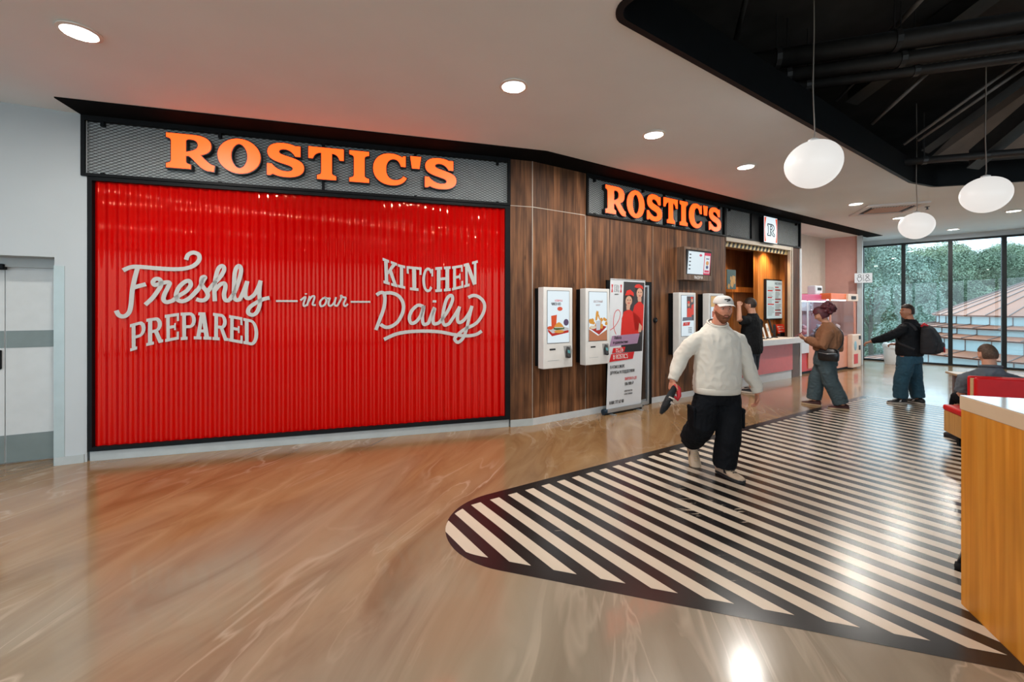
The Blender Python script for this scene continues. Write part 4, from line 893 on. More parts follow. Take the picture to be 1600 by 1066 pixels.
# ---- order-status monitor in a wooden box
F = 0.15; a0, zt = W2.sz(1069, 385, F); a1 = W2.sz(1112.5, 385, F)[0]; zb = W2.sz(1069, 437, F)[1]; w_ = a1-a0; h_ = zt-zb
t = thing('order_monitor', 'order status screen in a wooden box high on the timber wall, above a kiosk', 'monitor', W2.pt((a0+a1)/2, zb), W2.rz)
m = MB(); m.box(-w_/2, w_/2, -F, 0, 0, h_*0.165); m.box(-w_/2, w_/2, -F, 0, h_*0.93, h_); m.box(-w_/2, -w_/2+0.05, -F, 0, h_*0.165, h_*0.93); m.box(w_/2-0.03, w_/2, -F, 0, h_*0.165, h_*0.93); m.box(-w_/2+0.05, w_/2-0.03, -0.03, 0, h_*0.165, h_*0.93)
m.build('wooden_box', wood('box_boards', (0.10, 0.055, 0.033), (0.19, 0.115, 0.075), (0.28, 0.18, 0.12), plank=0.3, groove=False, stain=0.2), t)
Ms = Matrix.Translation((0.01, -F+0.035, h_*0.17)) @ Matrix.Rotation(R(4.5), 4, 'X'); sw_ = w_-0.10; sh_ = h_*0.745
MB(Ms).box(-sw_/2, sw_/2, -0.02, 0.02, 0, sh_).build('screen_case', INK, t)
def ms(name, c, polys, y, st=.5):
    m = MB(Ms)
    for p in polys: m.prism([(-sw_/2+u*sw_, v*sh_) for u, v in p], y, y+.001)
    return m.build(name, emi('mon_'+name, c, st), t)
rc = lambda a, b, c, d: [(a, c), (b, c), (b, d), (a, d)]
ms('screen', (0.70, 0.80, 0.86), [rc(.06, .70, .03, .95)], -0.0215, .62); ms('order_panel', (0.72, 0.02, 0.08), [rc(.70, .975, .03, .95)], -0.0215, .5)
ms('order_card', (0.72, 0.76, 0.80), [rc(.725, .95, .10, .83)], -0.0230, .6)
ms('queue_number', (0.08, 0.12, 0.16), [rc(.10, .17, v-.025, v+.025) for v in (.82, .68, .53, .38, .23)], -0.0230, .1)
ms('badge', (0.75, 0.05, 0.12), [el(.55, .82, .055, .05, 14), rc(.74, .93, .13, .22)], -0.0245, .5); ms('meal', (0.75, 0.33, 0.08), [el(.84, .52, .06, .09, 12)], -0.0245, .5); ms('meal_bag', (0.10, 0.12, 0.30), [el(.84, .35, .05, .07, 12), rc(.78, .90, .68, .72)], -0.0245, .3)
text('sign_text', 'ВЫДАЧА', 0.075, KWHITE, t, 0.0, h_*0.085, -F-0.002, xs=.8, bold=.002)

# ---- serving hatch
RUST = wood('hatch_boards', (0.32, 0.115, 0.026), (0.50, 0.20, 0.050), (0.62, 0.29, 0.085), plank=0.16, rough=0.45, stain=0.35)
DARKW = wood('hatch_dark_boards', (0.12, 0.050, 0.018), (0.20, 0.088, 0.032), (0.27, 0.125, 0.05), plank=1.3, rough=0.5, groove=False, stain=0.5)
def wwbox(nm, s0, s1, z0, z1, o0, o1, M_):
    e = MB().box(s0, s1, -o1, -o0, z0, z1).build(nm, M_); e.location = W2.P; e.rotation_euler = (0, 0, W2.rz); return struct(e)
PO = -0.42
pL = W2.sz(1184, 450, PO)[0]
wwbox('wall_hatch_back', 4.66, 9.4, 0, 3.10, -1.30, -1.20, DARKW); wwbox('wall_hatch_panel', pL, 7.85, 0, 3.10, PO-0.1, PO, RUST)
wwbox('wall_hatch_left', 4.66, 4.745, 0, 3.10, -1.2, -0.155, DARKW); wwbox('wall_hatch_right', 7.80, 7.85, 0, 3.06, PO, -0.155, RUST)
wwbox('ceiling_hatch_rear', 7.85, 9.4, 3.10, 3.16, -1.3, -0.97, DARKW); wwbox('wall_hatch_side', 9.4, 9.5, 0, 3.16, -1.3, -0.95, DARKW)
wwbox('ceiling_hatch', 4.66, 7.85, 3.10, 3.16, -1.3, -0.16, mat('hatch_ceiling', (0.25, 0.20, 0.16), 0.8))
sN = W2.sz(1142.5, 470, -1.08)[0]
wwbox('trim_8', sN-0.06, 9.4, 2.02, 2.15, -1.20, -1.02, RUST)
wwbox('trim_9', sN-0.03, sN+0.04, 0, 2.02, -1.20, -1.04, RUST)
wwbox('wall_hatch_niche', sN+0.04, 9.4, 0, 2.02, -1.20, -1.185, wood('niche_boards', (0.34, 0.17, 0.075), (0.48, 0.27, 0.13), (0.60, 0.37, 0.19), plank=0.9, groove=False, stain=0.2))
# roller shutter with hazard edge
t = thing('roller_shutter', 'rolled-up pale shutter with black and yellow striped edge over the counter hatch', 'shutter', W2.pt(6.11, 2.90), W2.rz)
SHUT = mat('shutter_beige', (0.52, 0.45, 0.36), 0.5, 0.2, var=0.04)
MB().box(-1.36, 1.36, -0.02, 0.16, 0.075, 0.155).build('shutter_box', SHUT, t)
MB().box(-1.36, 1.30, 0.06, 0.10, -0.02, 0.075).build('bottom_bar', mat('hazard_yellow', (0.66, 0.50, 0.22), 0.5, var=0.05), t)
m = MB(); k = 0
while -1.34+k*0.15 < 1.2: x = -1.34+k*0.15; m.prism([(x, -0.02), (x+0.07, -0.02), (x+0.12, 0.075), (x+0.05, 0.075)], 0.057, 0.06); k += 1
m.build('hazard_stripe', INK, t)
m = MB(); m.box(1.255, 1.28, -0.02, 0.04, -1.955, 0.075); m.box(1.325, 1.36, -0.03, 0.05, -1.955, 0.155); m.build('guide_rail', SHUT, t)
# counter
t = thing('service_counter', 'serving counter with thick pale top and red front under the hatch', 'counter', W2.pt(6.25, 0), W2.rz)
MB().box(-1.49, 1.58, -0.18, -0.003, 0.82, 0.945).box(-1.49, 1.215, -0.003, 0.415, 0.82, 0.945).build('worktop', mat('counter_top_pale', (0.62, 0.63, 0.64), 0.35, var=0.03), t, bevel=0.006)
MB().box(-1.49, 1.18, -0.04, 0.08, 0.19, 0.82).build('front_panel', mat('counter_front_red', (0.55, 0.085, 0.075), 0.35, var=0.05), t)
MB().box(1.18, 1.52, -0.03, -0.003, 0.0, 0.82).build('side_panel', mat('counter_side_dark', (0.10, 0.05, 0.03), 0.5, var=0.1), t)
MB().box(-1.49, 1.18, -0.02, 0.08, 0.0, 0.19).build('plinth', mat('plinth_pale', (0.55, 0.58, 0.60), 0.4, var=0.03), t)
# menu board on the orange boards
F = PO+0.035; a0, zt = W2.sz(1195.5, 436, F); a1 = W2.sz(1232, 436, F)[0]; zb = W2.sz(1195.5, 500, F)[1]; w_ = a1-a0; h_ = zt-zb
t = thing('menu_board', 'pale framed menu board with small red and grey lines inside the hatch', 'menu board', W2.pt((a0+a1)/2, zb, F), W2.rz)
MB().box(-w_/2, w_/2, -0.02, 0.03, 0, h_).build('frame', INK, t)
MB().box(-w_/2+0.03, w_/2-0.03, -0.024, -0.02, 0.03, h_-0.03).build('menu_sheet', glow('menu_pale', (0.60, 0.74, 0.76), 0.55), t)
rr = random.Random(5); gm = MB(); rm = MB()
for c in range(3):
    x0 = -w_/2+0.07+c*(w_-0.10)/3; z = h_-0.20
    while z > 0.09:
        q = rm if rr.random() < 0.15 else gm; ln = rr.uniform(.5, .95)*(w_-0.16)/3
        q.box(x0, x0+ln, -0.026, -0.024, z, z+(0.026 if q is rm else 0.012)); z -= 0.042 if q is rm else 0.030
gm.build('menu_line', mat('menu_grey', (0.28, 0.36, 0.38), .6), t); rm.build('menu_heading', REDINK, t)
text('menu_title', 'НАШЕ МЕНЮ', 0.085, INK, t, 0, h_-0.10, -0.026, xs=.62)
# things on the counter
def put(px, py, off): 
    s, z = W2.sz(px, py, off); return W2.pt(s, 0.945, off)
t = thing('leaflet_stand', 'white leaflet stand on the counter, right of the man in the black shirt', 'stand', put(1204, 520, -0.08), W2.rz+0.3)
Ml = Matrix.Rotation(R(-14), 4, 'X'); MB(Ml).box(-0.13, 0.13, 0, 0.006, 0.0, 0.34).build('card', WHITEPL, t); MB(Ml).box(-0.09, 0.09, -0.002, 0, 0.16, 0.24).build('print', mat('print_grey', (0.3, 0.34, 0.36), .6), t); MB().box(-0.13, 0.13, -0.02, 0.10, 0, 0.012).build('foot', INK, t)
t = thing('leaflet_stand', 'smaller white leaflet stand on the counter, partly behind the man in the black shirt', 'stand', put(1197, 524, -0.04), W2.rz+0.35)
MB(Ml).box(-0.12, 0.12, 0, 0.006, 0.0, 0.26).build('card', WHITEPL, t); MB().box(-0.12, 0.12, -0.02, 0.09, 0, 0.012).build('foot', INK, t)
t = thing('till', 'dark till screen on the counter below the menu board', 'till', put(1212, 520, -0.14), W2.rz+0.5)
MB(Ml).box(-0.16, 0.16, 0.02, 0.05, 0.12, 0.45).build('screen', INK, t, bevel=0.006); MB().box(-0.10, 0.10, -0.04, 0.12, 0, 0.02).build('base', INK, t); MB().box(-0.03, 0.03, 0.0, 0.05, 0.01, 0.30).build('stalk', INK, t)
t = thing('offer_card', 'red offer card propped on the counter below the menu board', 'card', put(1224, 520, -0.22), W2.rz)
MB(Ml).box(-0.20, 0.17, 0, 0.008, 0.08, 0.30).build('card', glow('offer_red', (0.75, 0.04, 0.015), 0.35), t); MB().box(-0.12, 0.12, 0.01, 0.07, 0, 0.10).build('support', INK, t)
m = MB(Ml); m.box(-0.17, 0.08, -0.003, 0, 0.23, 0.25); m.box(-0.14, 0.12, -0.003, 0, 0.18, 0.20); m.box(-0.17, 0.04, -0.003, 0, 0.12, 0.14); m.build('print', KWHITE, t)
a0, zt = W2.sz(1136, 421, -0.3); a1, zb = W2.sz(1144, 452, -0.3)
t = thing('food_poster', 'small food poster hanging at the left edge of the hatch', 'poster', W2.pt((a0+a1)/2+.12, zb, -0.3), W2.rz)
MB().box(-0.22, 0.12, 0, 0.01, 0, zt-zb).build('sheet', mat('poster_dark', (0.05, 0.10, 0.09), .5), t); m = MB(); rr = random.Random(2)
for i in range(14): blob(m, rr.uniform(-0.16, 0.08), rr.uniform(0.05, (zt-zb)*.6), 0.035, 0.05, -0.0015-0.0004*(i % 3), 8)
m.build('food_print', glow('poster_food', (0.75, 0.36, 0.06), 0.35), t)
for (s_, o_, wat, lb) in ((6.6, -0.75, 40, 'recessed spot lamp in the hatch ceiling over the dark boards'), (7.05, -0.20, 34, 'recessed spot lamp in the hatch ceiling over the orange boards')):
    t = thing('spot_lamp', lb, 'spot lamp', W2.pt(s_, 3.10, o_)); MB().lathe([(0.05, 0), (0.055, -0.008), (0.04, -0.01), (0.04, 0.0)], n=20).build('ring', ALU, t, smooth=True)
    l = bpy.data.lights.new('spot_lamp_bulb', 'SPOT'); l.energy = wat*3; l.spot_size = R(115); l.spot_blend = 0.8; l.shadow_soft_size = 0.04; l.color = (1.0, 0.62, 0.30)
    lo = bpy.data.objects.new('spot_lamp_bulb', l); COL.objects.link(lo); lo.parent = t; lo.location = (0, 0, -0.015)
# ================================================================ FLOOR MARKING
def clip(poly, nx, ny, c):
    """keep the side where nx*x+ny*y <= c"""
    out = []
    for i in range(len(poly)):
        a, b = poly[i-1], poly[i]; da = nx*a[0]+ny*a[1]-c; db = nx*b[0]+ny*b[1]-c
        if (da <= 0) != (db <= 0): t = da/(da-db); out.append((a[0]+(b[0]-a[0])*t, a[1]+(b[1]-a[1])*t))
        if db <= 0: out.append(b)
    return out
uD = V((0.8506, 0.5257)); lD = V((0.954, -0.2990)); apex = V((-1.331, 3.058))
def mark_poly(ins, rad):
    # inset copy of the rounded wedge
    nU = V((-uD.y, uD.x)); nL = V((lD.y, -lD.x))     # outward normals
    bis = (uD+lD).normalized(); half = math.acos(uD.dot(lD))/2
    ap = apex+bis*(ins/math.sin(half)); far = 9.2-ins
    pU = ap+uD*(far-0.0); pL = ap+lD*4.6; q = pL+uD*6.5
    P = [(ap.x, ap.y), (pL.x, pL.y), (q.x, q.y), (pU.x, pU.y)]
    return fillet(P, [rad, 0.02, 0.02, 0.02], 24)
t = thing('floor_marking', 'black and cream striped wedge painted on the floor under the walking man', 'floor marking', (0, 0, 0))
def scratched(name, col, amount):
    m = bpy.data.materials.new(name); m.use_nodes = True; nt = m.node_tree; L = nt.links.new; b = nt.nodes['Principled BSDF']
    tc = node(nt, 'ShaderNodeTexCoord'); mp = node(nt, 'ShaderNodeMapping'); mp.inputs['Rotation'].default_value = (0, 0, R(-35)); mp.inputs['Scale'].default_value = (1.2, 9, 1); L(tc.outputs['Object'], mp.inputs[0])
    n = node(nt, 'ShaderNodeTexNoise'); n.inputs['Scale'].default_value = 3.4; n.inputs['Detail'].default_value = 7; n.inputs['Roughness'].default_value = 0.7; L(mp.outputs[0], n.inputs['Vector'])
    n2 = node(nt, 'ShaderNodeTexNoise'); n2.inputs['Scale'].default_value = 0.9; L(tc.outputs['Object'], n2.inputs['Vector'])
    mu = node(nt, 'ShaderNodeMath', operation='MULTIPLY'); L(n.outputs['Fac'], mu.inputs[0]); L(n2.outputs['Fac'], mu.inputs[1])
    r = ramp(nt, [(0.0, col), (amount, col), (amount+0.01, (0.50, 0.42, 0.33)), (1.0, (0.55, 0.47, 0.38))]); L(mu.outputs[0], r.inputs[0]); L(r.outputs[0], b.inputs['Base Color'])
    b.inputs['Roughness'].default_value = 0.24; b.inputs['Specular IOR Level'].default_value = 0.55; return m
MB().slab(mark_poly(0, 0.60), 0.0002, 0.0012).build('black_field', scratched('floor_paint_black', (0.010, 0.009, 0.009), 0.385), t)
inp = mark_poly(0.105, 0.42)
qD = V((0.566, -0.824)); CREAMP = mat('floor_paint_cream', (0.56, 0.475, 0.375), 0.24, var=0.05, scale=2, spec=0.55)
nq = V((-qD.y, qD.x)); 
if nq.dot(uD) < 0: nq = -nq
ref = V((-0.357, 3.568)).dot(nq); ps_ = 0.18*uD.dot(nq)
m = MB(); k = -4
while k < 62:
    c0 = ref+k*ps_; c1 = c0+ps_*0.5; P = clip(clip(inp, nq.x, nq.y, c1), -nq.x, -nq.y, -c0)
    if len(P) >= 3: m.slab(P, 0.0012, 0.0018)
    k += 1
m.build('cream_stripes', CREAMP, t)
# ================================================================ FURNITURE ON THE RIGHT
OAK = wood('oak_veneer', (0.66, 0.235, 0.020), (0.80, 0.315, 0.034), (0.86, 0.38, 0.055), plank=0.42, rough=0.38, groove=False, stain=0.22, axis='Y', grain=0.6)
ua = math.atan2(-0.33, 0.944)
t = thing('bar_counter', 'tall oak-faced counter with a white top at the right edge', 'counter', (2.496, 2.365, 0), ua)
MB().box(0.0, 0.60, -2.3, 0.0, 0, 1.082).build('oak_panel', OAK, t)
MB().box(-0.004, 0.62, -2.3, 0.008, 1.082, 1.157).build('worktop_edge', mat('beige_edge_band', (0.66, 0.50, 0.33), 0.4, var=0.03), t, bevel=0.004)
MB().box(-0.002, 0.618, -2.298, 0.006, 1.157, 1.160).build('worktop', mat('white_laminate', (0.66, 0.66, 0.65), 0.08, var=0.02, spec=0.7), t)
MB().box(0.0, 0.60, -2.28, -0.01, 0, 0.004).build('edge_foot', OAK, t)
# bar stool behind the counter
t = thing('bar_stool', 'chrome-legged bar stool mostly hidden behind the tall oak counter', 'stool', (2.971, 2.463, 0), 0.2)
ft = gr(1497, 890)
loc_ = Matrix.Rotation(-0.2, 4, 'Z') @ (ft-V((2.971, 2.463, 0)))
aa = math.atan2(loc_.y, loc_.x); rd = V((loc_.x, loc_.y)).length
for k in range(4):
    a = aa+k*math.pi/2; l = MB().tube([(rd*math.cos(a), rd*math.sin(a), 0.03), (0.10*math.cos(a), 0.10*math.sin(a), 0.72)], 0.011, 10).build('leg', CHROME, t, smooth=True)
    MB().lathe([(0.016, 0.0), (0.018, 0.02), (0.014, 0.045)], (rd*math.cos(a), rd*math.sin(a), 0), 14).build('rubber_foot', BLACKMAT, l, smooth=True)
MB().lathe([(0.0, 0.72), (0.15, 0.72), (0.16, 0.74), (0.155, 0.775), (0.11, 0.79), (0.0, 0.79)], n=28).build('seat', mat('stool_seat_black', (0.02, 0.02, 0.022), 0.5), t, smooth=True)
MB().lathe([(0.198, 0.30), (0.208, 0.31), (0.198, 0.32), (0.192, 0.31), (0.198, 0.30)], n=28).build('foot_ring', CHROME, t, smooth=True)
# double booth bench in red
ba = math.atan2(-0.40, 0.917)
t = thing('booth_bench', 'double-sided red upholstered bench on oak panels, under the seated man', 'bench', (5.24, 5.17, 0), ba)
REDV = mat('red_vinyl', (0.60, 0.010, 0.012), 0.42, var=0.06, bump=0.05, bscale=30, spec=0.25)
OAK2 = wood('oak_veneer_bench', (0.52, 0.24, 0.060), (0.66, 0.34, 0.10), (0.74, 0.42, 0.14), plank=0.5, rough=0.4, groove=False, stain=0.2)
LN = 1.75
for nm, y0, y1 in (('far', -0.52, 0.0), ('near', -1.16, -0.64)):
    MB().box(0.0, LN, y0+0.01, y1-0.01, 0.155, 0.405).build('seat_box', OAK2, t, bevel=0.004)
    MB().box(-0.012, LN, y0, y1, 0.405, 0.475).build('seat_cushion', REDV, t, bevel=0.025, seg=4)
MB().box(0.0, LN, -0.61, -0.55, 0.155, 0.875).build('back_frame', mat('frame_maple', (0.60, 0.40, 0.20), 0.45, var=0.06, stretch=(1, 1, 6)), t, bevel=0.004)
for y0, y1 in ((-0.55, -0.49), (-0.665, -0.61)):
    MB().box(-0.004, LN, y0, y1, 0.50, 0.895).build('back_cushion', REDV, t, bevel=0.024, seg=4)
for x in (0.10, LN-0.16):
    for y in (-0.10, -0.45, -0.74, -1.08): MB().box(x, x+0.05, y, y+0.05, 0, 0.155).build('foot', BLACK, t)
# table in front of the seated man
t = thing('booth_table', 'narrow wooden table on grey metal legs in front of the seated man', 'table', (6.09, 5.985, 0), ba)
MB().box(0.0, 1.2, -0.62, 0.0, 0.722, 0.75).build('tabletop', mat('table_birch', (0.50, 0.36, 0.22), 0.4, var=0.06, stretch=(1, 6, 1)), t, bevel=0.004)
GREYM = mat('grey_metal', (0.22, 0.23, 0.23), 0.4, 0.6, var=0.08)
for x in (0.035, 1.12):
    for y in (-0.14, -0.56): MB().box(x, x+0.04, y, y+0.045, 0, 0.722).build('leg', GREYM, t)
    MB().box(x+0.008, x+0.032, -0.515, -0.14, 0.45, 0.48).build('stretcher', GREYM, t)
# ================================================================ END OF THE HALL
# restroom sign on the column
c = dep(1349, 434.5, 11.9)
t = thing('restroom_sign', 'small white sign with two person outlines beside the pale column', 'sign', c, R(-30))
t.scale = (0.86,)*3
MB().box(-0.225, 0.225, -0.008, 0.008, -0.155, 0.155).build('board', glow('sign_white', (0.85, 0.88, 0.90), 0.45), t)
m = MB()
for cx, fl_ in ((-0.10, 0), (0.10, 1)):
    m.ribbon([(cx+0.038*math.cos(2*math.pi*i/18), 0.072+0.038*math.sin(2*math.pi*i/18)) for i in range(19)], 0.014, -0.0105)
    if fl_: P = [(cx, 0.035), (cx+0.028, -0.02), (cx+0.070, -0.075), (cx+0.02, -0.09), (cx-0.02, -0.09), (cx-0.070, -0.075), (cx-0.028, -0.02), (cx, 0.035)]
    else: P = [(cx, 0.035), (cx+0.055, 0.01), (cx+0.058, -0.04), (cx+0.022, -0.10), (cx-0.022, -0.10), (cx-0.058, -0.04), (cx-0.055, 0.01), (cx, 0.035)]
    m.ribbon(P, 0.014, -0.0105)
    m.ribbon([(cx-0.02, -0.10), (cx-0.02, -0.125)], 0.014, -0.0105)
m.ribbon([(0, -0.11), (0, 0.11)], 0.010, -0.0105); m.build('person_outlines', INK, t)
MB().tube([(-0.20, 0.008, 0), (-0.20, 0.22, 0.0)], 0.012, 8).build('bracket', ALU, t)
# bin with a clear liner by the window
bp_ = dep(1393, 0, 12.35); 
t = thing('waste_bin', 'white round waste bin with a crumpled clear liner by the window', 'bin', (bp_.x, bp_.y, 0)); t.scale = (0.86, 0.86, 1.0)
MB().lathe([(0.0, 0.0), (0.17, 0.0), (0.18, 0.02), (0.225, 0.53), (0.238, 0.535), (0.236, 0.55), (0.215, 0.55), (0.17, 0.04), (0.0, 0.04)], n=32).build('body', mat('bin_white', (0.70, 0.75, 0.77), 0.4, var=0.03), t, smooth=True, auto=40)
rr = random.Random(9); m = MB(); n = 28; rs = []
for k, (r_, z_) in enumerate(((0.244, 0.47), (0.25, 0.545), (0.235, 0.58), (0.19, 0.61), (0.13, 0.60))):
    rs.append([V((r_*(1+rr.uniform(-.07, .07))*math.cos(2*math.pi*i/n), r_*(1+rr.uniform(-.07, .07))*math.sin(2*math.pi*i/n), z_+rr.uniform(-.02, .02))) for i in range(n)])
m.rings(rs, cap=False); m.build('liner', mat('clear_liner', (0.60, 0.66, 0.68), 0.25, var=0.1), t, smooth=True)
# prize machines in the recess
def glassy(name, tint):
    if name in MATS: return MATS[name]
    m = bpy.data.materials.new(name); m.use_nodes = True; nt = m.node_tree; L = nt.links.new; nt.nodes.clear()
    o = node(nt, 'ShaderNodeOutputMaterial'); mx = node(nt, 'ShaderNodeMixShader'); a = node(nt, 'ShaderNodeBsdfTransparent'); g = node(nt, 'ShaderNodeBsdfGlossy')
    a.inputs[0].default_value = (*tint, 1); g.inputs['Roughness'].default_value = 0.03; f = node(nt, 'ShaderNodeFresnel'); f.inputs[0].default_value = 1.25
    bf = node(nt, 'ShaderNodeNewGeometry'); iv = node(nt, 'ShaderNodeMath', operation='SUBTRACT', i0=1.0); L(bf.outputs['Backfacing'], iv.inputs[1]); fm = node(nt, 'ShaderNodeMath', operation='MULTIPLY'); L(f.outputs[0], fm.inputs[0]); L(iv.outputs[0], fm.inputs[1])
    L(fm.outputs[0], mx.inputs[0]); L(a.outputs[0], mx.inputs[1]); L(g.outputs[0], mx.inputs[2]); L(mx.outputs[0], o.inputs[0]); MATS[name] = m; return m
MG = glassy('machine_glass', (0.92, 0.94, 0.96)); MWHITE = mat('machine_white', (0.68, 0.70, 0.74), 0.35, var=0.03)
def prizes(t, x0, x1, y0, y1, z, n, seed):
    rr = random.Random(seed); cols = [(0.62, 0.62, 0.66), (0.45, 0.46, 0.50), (0.60, 0.50, 0.48), (0.30, 0.33, 0.40), (0.65, 0.35, 0.40)]
    ms_ = [mat('plush_%d' % i, c, 0.9, var=0.1) for i, c in enumerate(cols)]
    for i in range(n):
        r = rr.uniform(0.06, 0.09); px = rr.uniform(x0+r, x1-r); py = rr.uniform(y0+r, y1-r); pz = z+r*0.8+(i//6)*0.09
        m = MB(); m.ball((px, py, pz), r, 12, 8); m.ball((px, py-0.02, pz+r*1.2), r*0.7, 12, 8)
        for s in (-1, 1): m.ball((px+s*r*0.5, py, pz+r*1.8), r*0.28, 8, 6); m.ball((px+s*r*0.9, py-0.02, pz+0.02), (r*.3, r*.3, r*.5), 8, 6)
        q = thing('plush_toy', 'plush toy heaped inside a glass prize machine behind the woman', 'toy', t.matrix_basis @ V((px, py, z)), t.rotation_euler.z, 'plush toys in the prize machines')
        for k, v in enumerate(m.v): m.v[k] = (v[0]-px, v[1]-py, v[2]-z)
        m.build('body', ms_[i % 5], q, smooth=True)
def claw(t, x, y, zt, drop):
    m = MB(); m.tube([(x, y, zt), (x, y, zt-drop)], 0.012, 8); m.ball((x, y, zt-drop), 0.045, 12, 8)
    for k in range(3):
        a = 2*math.pi*k/3; m.tube([(x, y, zt-drop), (x+0.07*math.cos(a), y+0.07*math.sin(a), zt-drop-0.06), (x+0.03*math.cos(a), y+0.03*math.sin(a), zt-drop-0.14)], 0.008, 6)
    m.build('claw', CHROME, t, smooth=True)
def machine(label, s0, s1, off, h, cb, ctop, cpanel, style):
    w = s1-s0; t = thing('prize_machine', label, 'prize machine', W2.pt((s0+s1)/2, 0, off), W2.rz); a = -w/2; b = w/2; D = 0.70
    body = MB().box(a, b, 0, D, 0.06, 0.86).build('cabinet', cb, t, bevel=0.01)
    MB().box(a+0.04, b-0.04, 0.04, D-0.04, 0, 0.06).build('plinth', BLACK, t)
    m = MB()
    for x in (a, b-0.04):
        for y in (0, D-0.04): m.box(x, x+0.04, y, y+0.04, 0.86, h-0.16)
    m.build('frame', MWHITE if style == 'white' else cb, t)
    m = MB(); m.box(a+0.04, b-0.04, 0.012, 0.018, 0.86, h-0.16); m.box(a+0.012, a+0.018, 0.04, D-0.04, 0.86, h-0.16); m.box(b-0.018, b-0.012, 0.04, D-0.04, 0.86, h-0.16); m.build('glass', MG, t)
    MB().box(a+0.03, b-0.03, D-0.03, D, 0.86, h-0.16).build('back_panel', cpanel, t)
    MB().box(a, b, -0.01, D, h-0.16, h).build('header', ctop, t, bevel=0.012)
    MB().box(a+0.08, b-0.08, 0.06, 0.12, h-0.185, h-0.161).build('light_strip', MATS.get('machine_led') or glow('machine_led', (0.9, 0.95, 1.0), 7.0), t)
    return t, a, b, D
PK = mat('machine_pink', (0.62, 0.10, 0.22), 0.4, var=0.05); RD = mat('machine_red', (0.62, 0.03, 0.03), 0.4, var=0.05); ORG = mat('machine_orange', (0.75, 0.17, 0.05), 0.4, var=0.05); CRM = mat('machine_cream', (0.70, 0.55, 0.44), 0.4, var=0.05); PEACH = mat('machine_peach', (0.68, 0.30, 0.20), 0.4, var=0.05)
GREYB = mat('machine_grey_back', (0.50, 0.52, 0.56), 0.35, 0.3, var=0.1)
oA = -0.06
sA0, sA1 = 7.97, W2.sz(1296, 500, oA)[0]; hA = W2.sz(1265, 460, oA)[1]
tA, a, b, D = machine('pink and white glass prize machine behind the woman, next to the counter', sA0, sA1, oA, hA, RD, PK, GREYB, 'white')
MB().box(a+0.03, a+0.42, -0.05, 0.0, 0.52, 0.88).build('control_panel', MWHITE, tA, bevel=0.01); MB().box(a+0.44, b-0.02, -0.025, 0.0, 0.12, 0.86).build('lower_door', PEACH, tA, bevel=0.008)
MB().box(a+0.46, a+0.50, 0.0, 0.02, 0.86, hA-0.16).build('door_post', MWHITE, tA); MB().box(a+0.52, b-0.06, 0.35, 0.60, 1.55, 1.85).build('inner_display', MWHITE, tA)
MB().box(a+0.06, a+0.42, 0.30, 0.60, 1.60, 1.92).build('inner_panel', MWHITE, tA)
xa = (W2.sz(1273, 455, oA)[0]+W2.sz(1290, 455, oA)[0])/2-(sA0+sA1)/2
MB().box(xa-0.20, xa+0.20, 0.02, 0.22, hA, hA+0.235).build('score_box', MWHITE, tA, bevel=0.03); MB().box(xa-0.10, xa+0.11, 0.012, 0.022, hA+0.11, hA+0.18).build('score_display', INK, tA)
q = MB(Matrix.Translation((a+0.24, 0.32, 1.25)) @ Matrix.Rotation(R(90), 4, 'X')); q.lathe([(0.10, -0.04), (0.19, -0.02), (0.20, 0.0), (0.19, 0.03), (0.10, 0.04)], n=28); q.build('wheel', MWHITE, tA, smooth=True)
claw(tA, b-0.22, 0.35, hA-0.16, 0.25)
prizes(tA, a+0.05, b-0.05, 0.12, 0.58, 0.862, 12, 4)
oB = 0.15; sB0 = W2.sz(1297, 500, oB)[0]+0.03; sB1 = W2.sz(1337, 500, oB)[0]; hB = W2.sz(1320, 459, oB)[1]
tB, a, b, D = machine('orange glass prize machine with a cream console beside the pale column', sB0, sB1, oB, hB, PEACH, ORG, mat('machine_pink_back', (0.66, 0.36, 0.38), 0.4, var=0.05), 'orange')
w = b-a
MB().box(b-w*0.42, b, -0.06, 0.0, hB-0.20, hB-0.005).build('display_box', CRM, tB, bevel=0.01); MB().box(b-w*0.30, b-w*0.10, -0.064, -0.058, hB-0.15, hB-0.06).build('display', INK, tB)
MB().box(b-w*0.36, b+0.0, -0.12, 0.0, 0.04, 0.92).build('console', CRM, tB, bevel=0.02)
m = MB(); m.ball((b-w*0.24, -0.12, 0.62), (0.09, 0.012, 0.13), 16, 8); m.build('console_graphic', mat('console_blue', (0.25, 0.42, 0.50), .5), tB, smooth=True)
MB().box(b-w*0.30, b-w*0.14, -0.126, -0.118, 0.14, 0.40).build('prize_flap', RD, tB, bevel=0.006); MB().box(b-w*0.10, b-w*0.03, -0.126, -0.118, 0.50, 0.62).build('coin_slot', INK, tB); MB().box(b-w*0.10, b-w*0.02, -0.126, -0.118, 0.78, 0.88).build('button_plate', INK, tB)
claw(tB, 0.1, 0.35, hB-0.16, 0.3)
prizes(tB, a+0.05, b-0.05, 0.12, 0.62, 0.862, 10, 6)

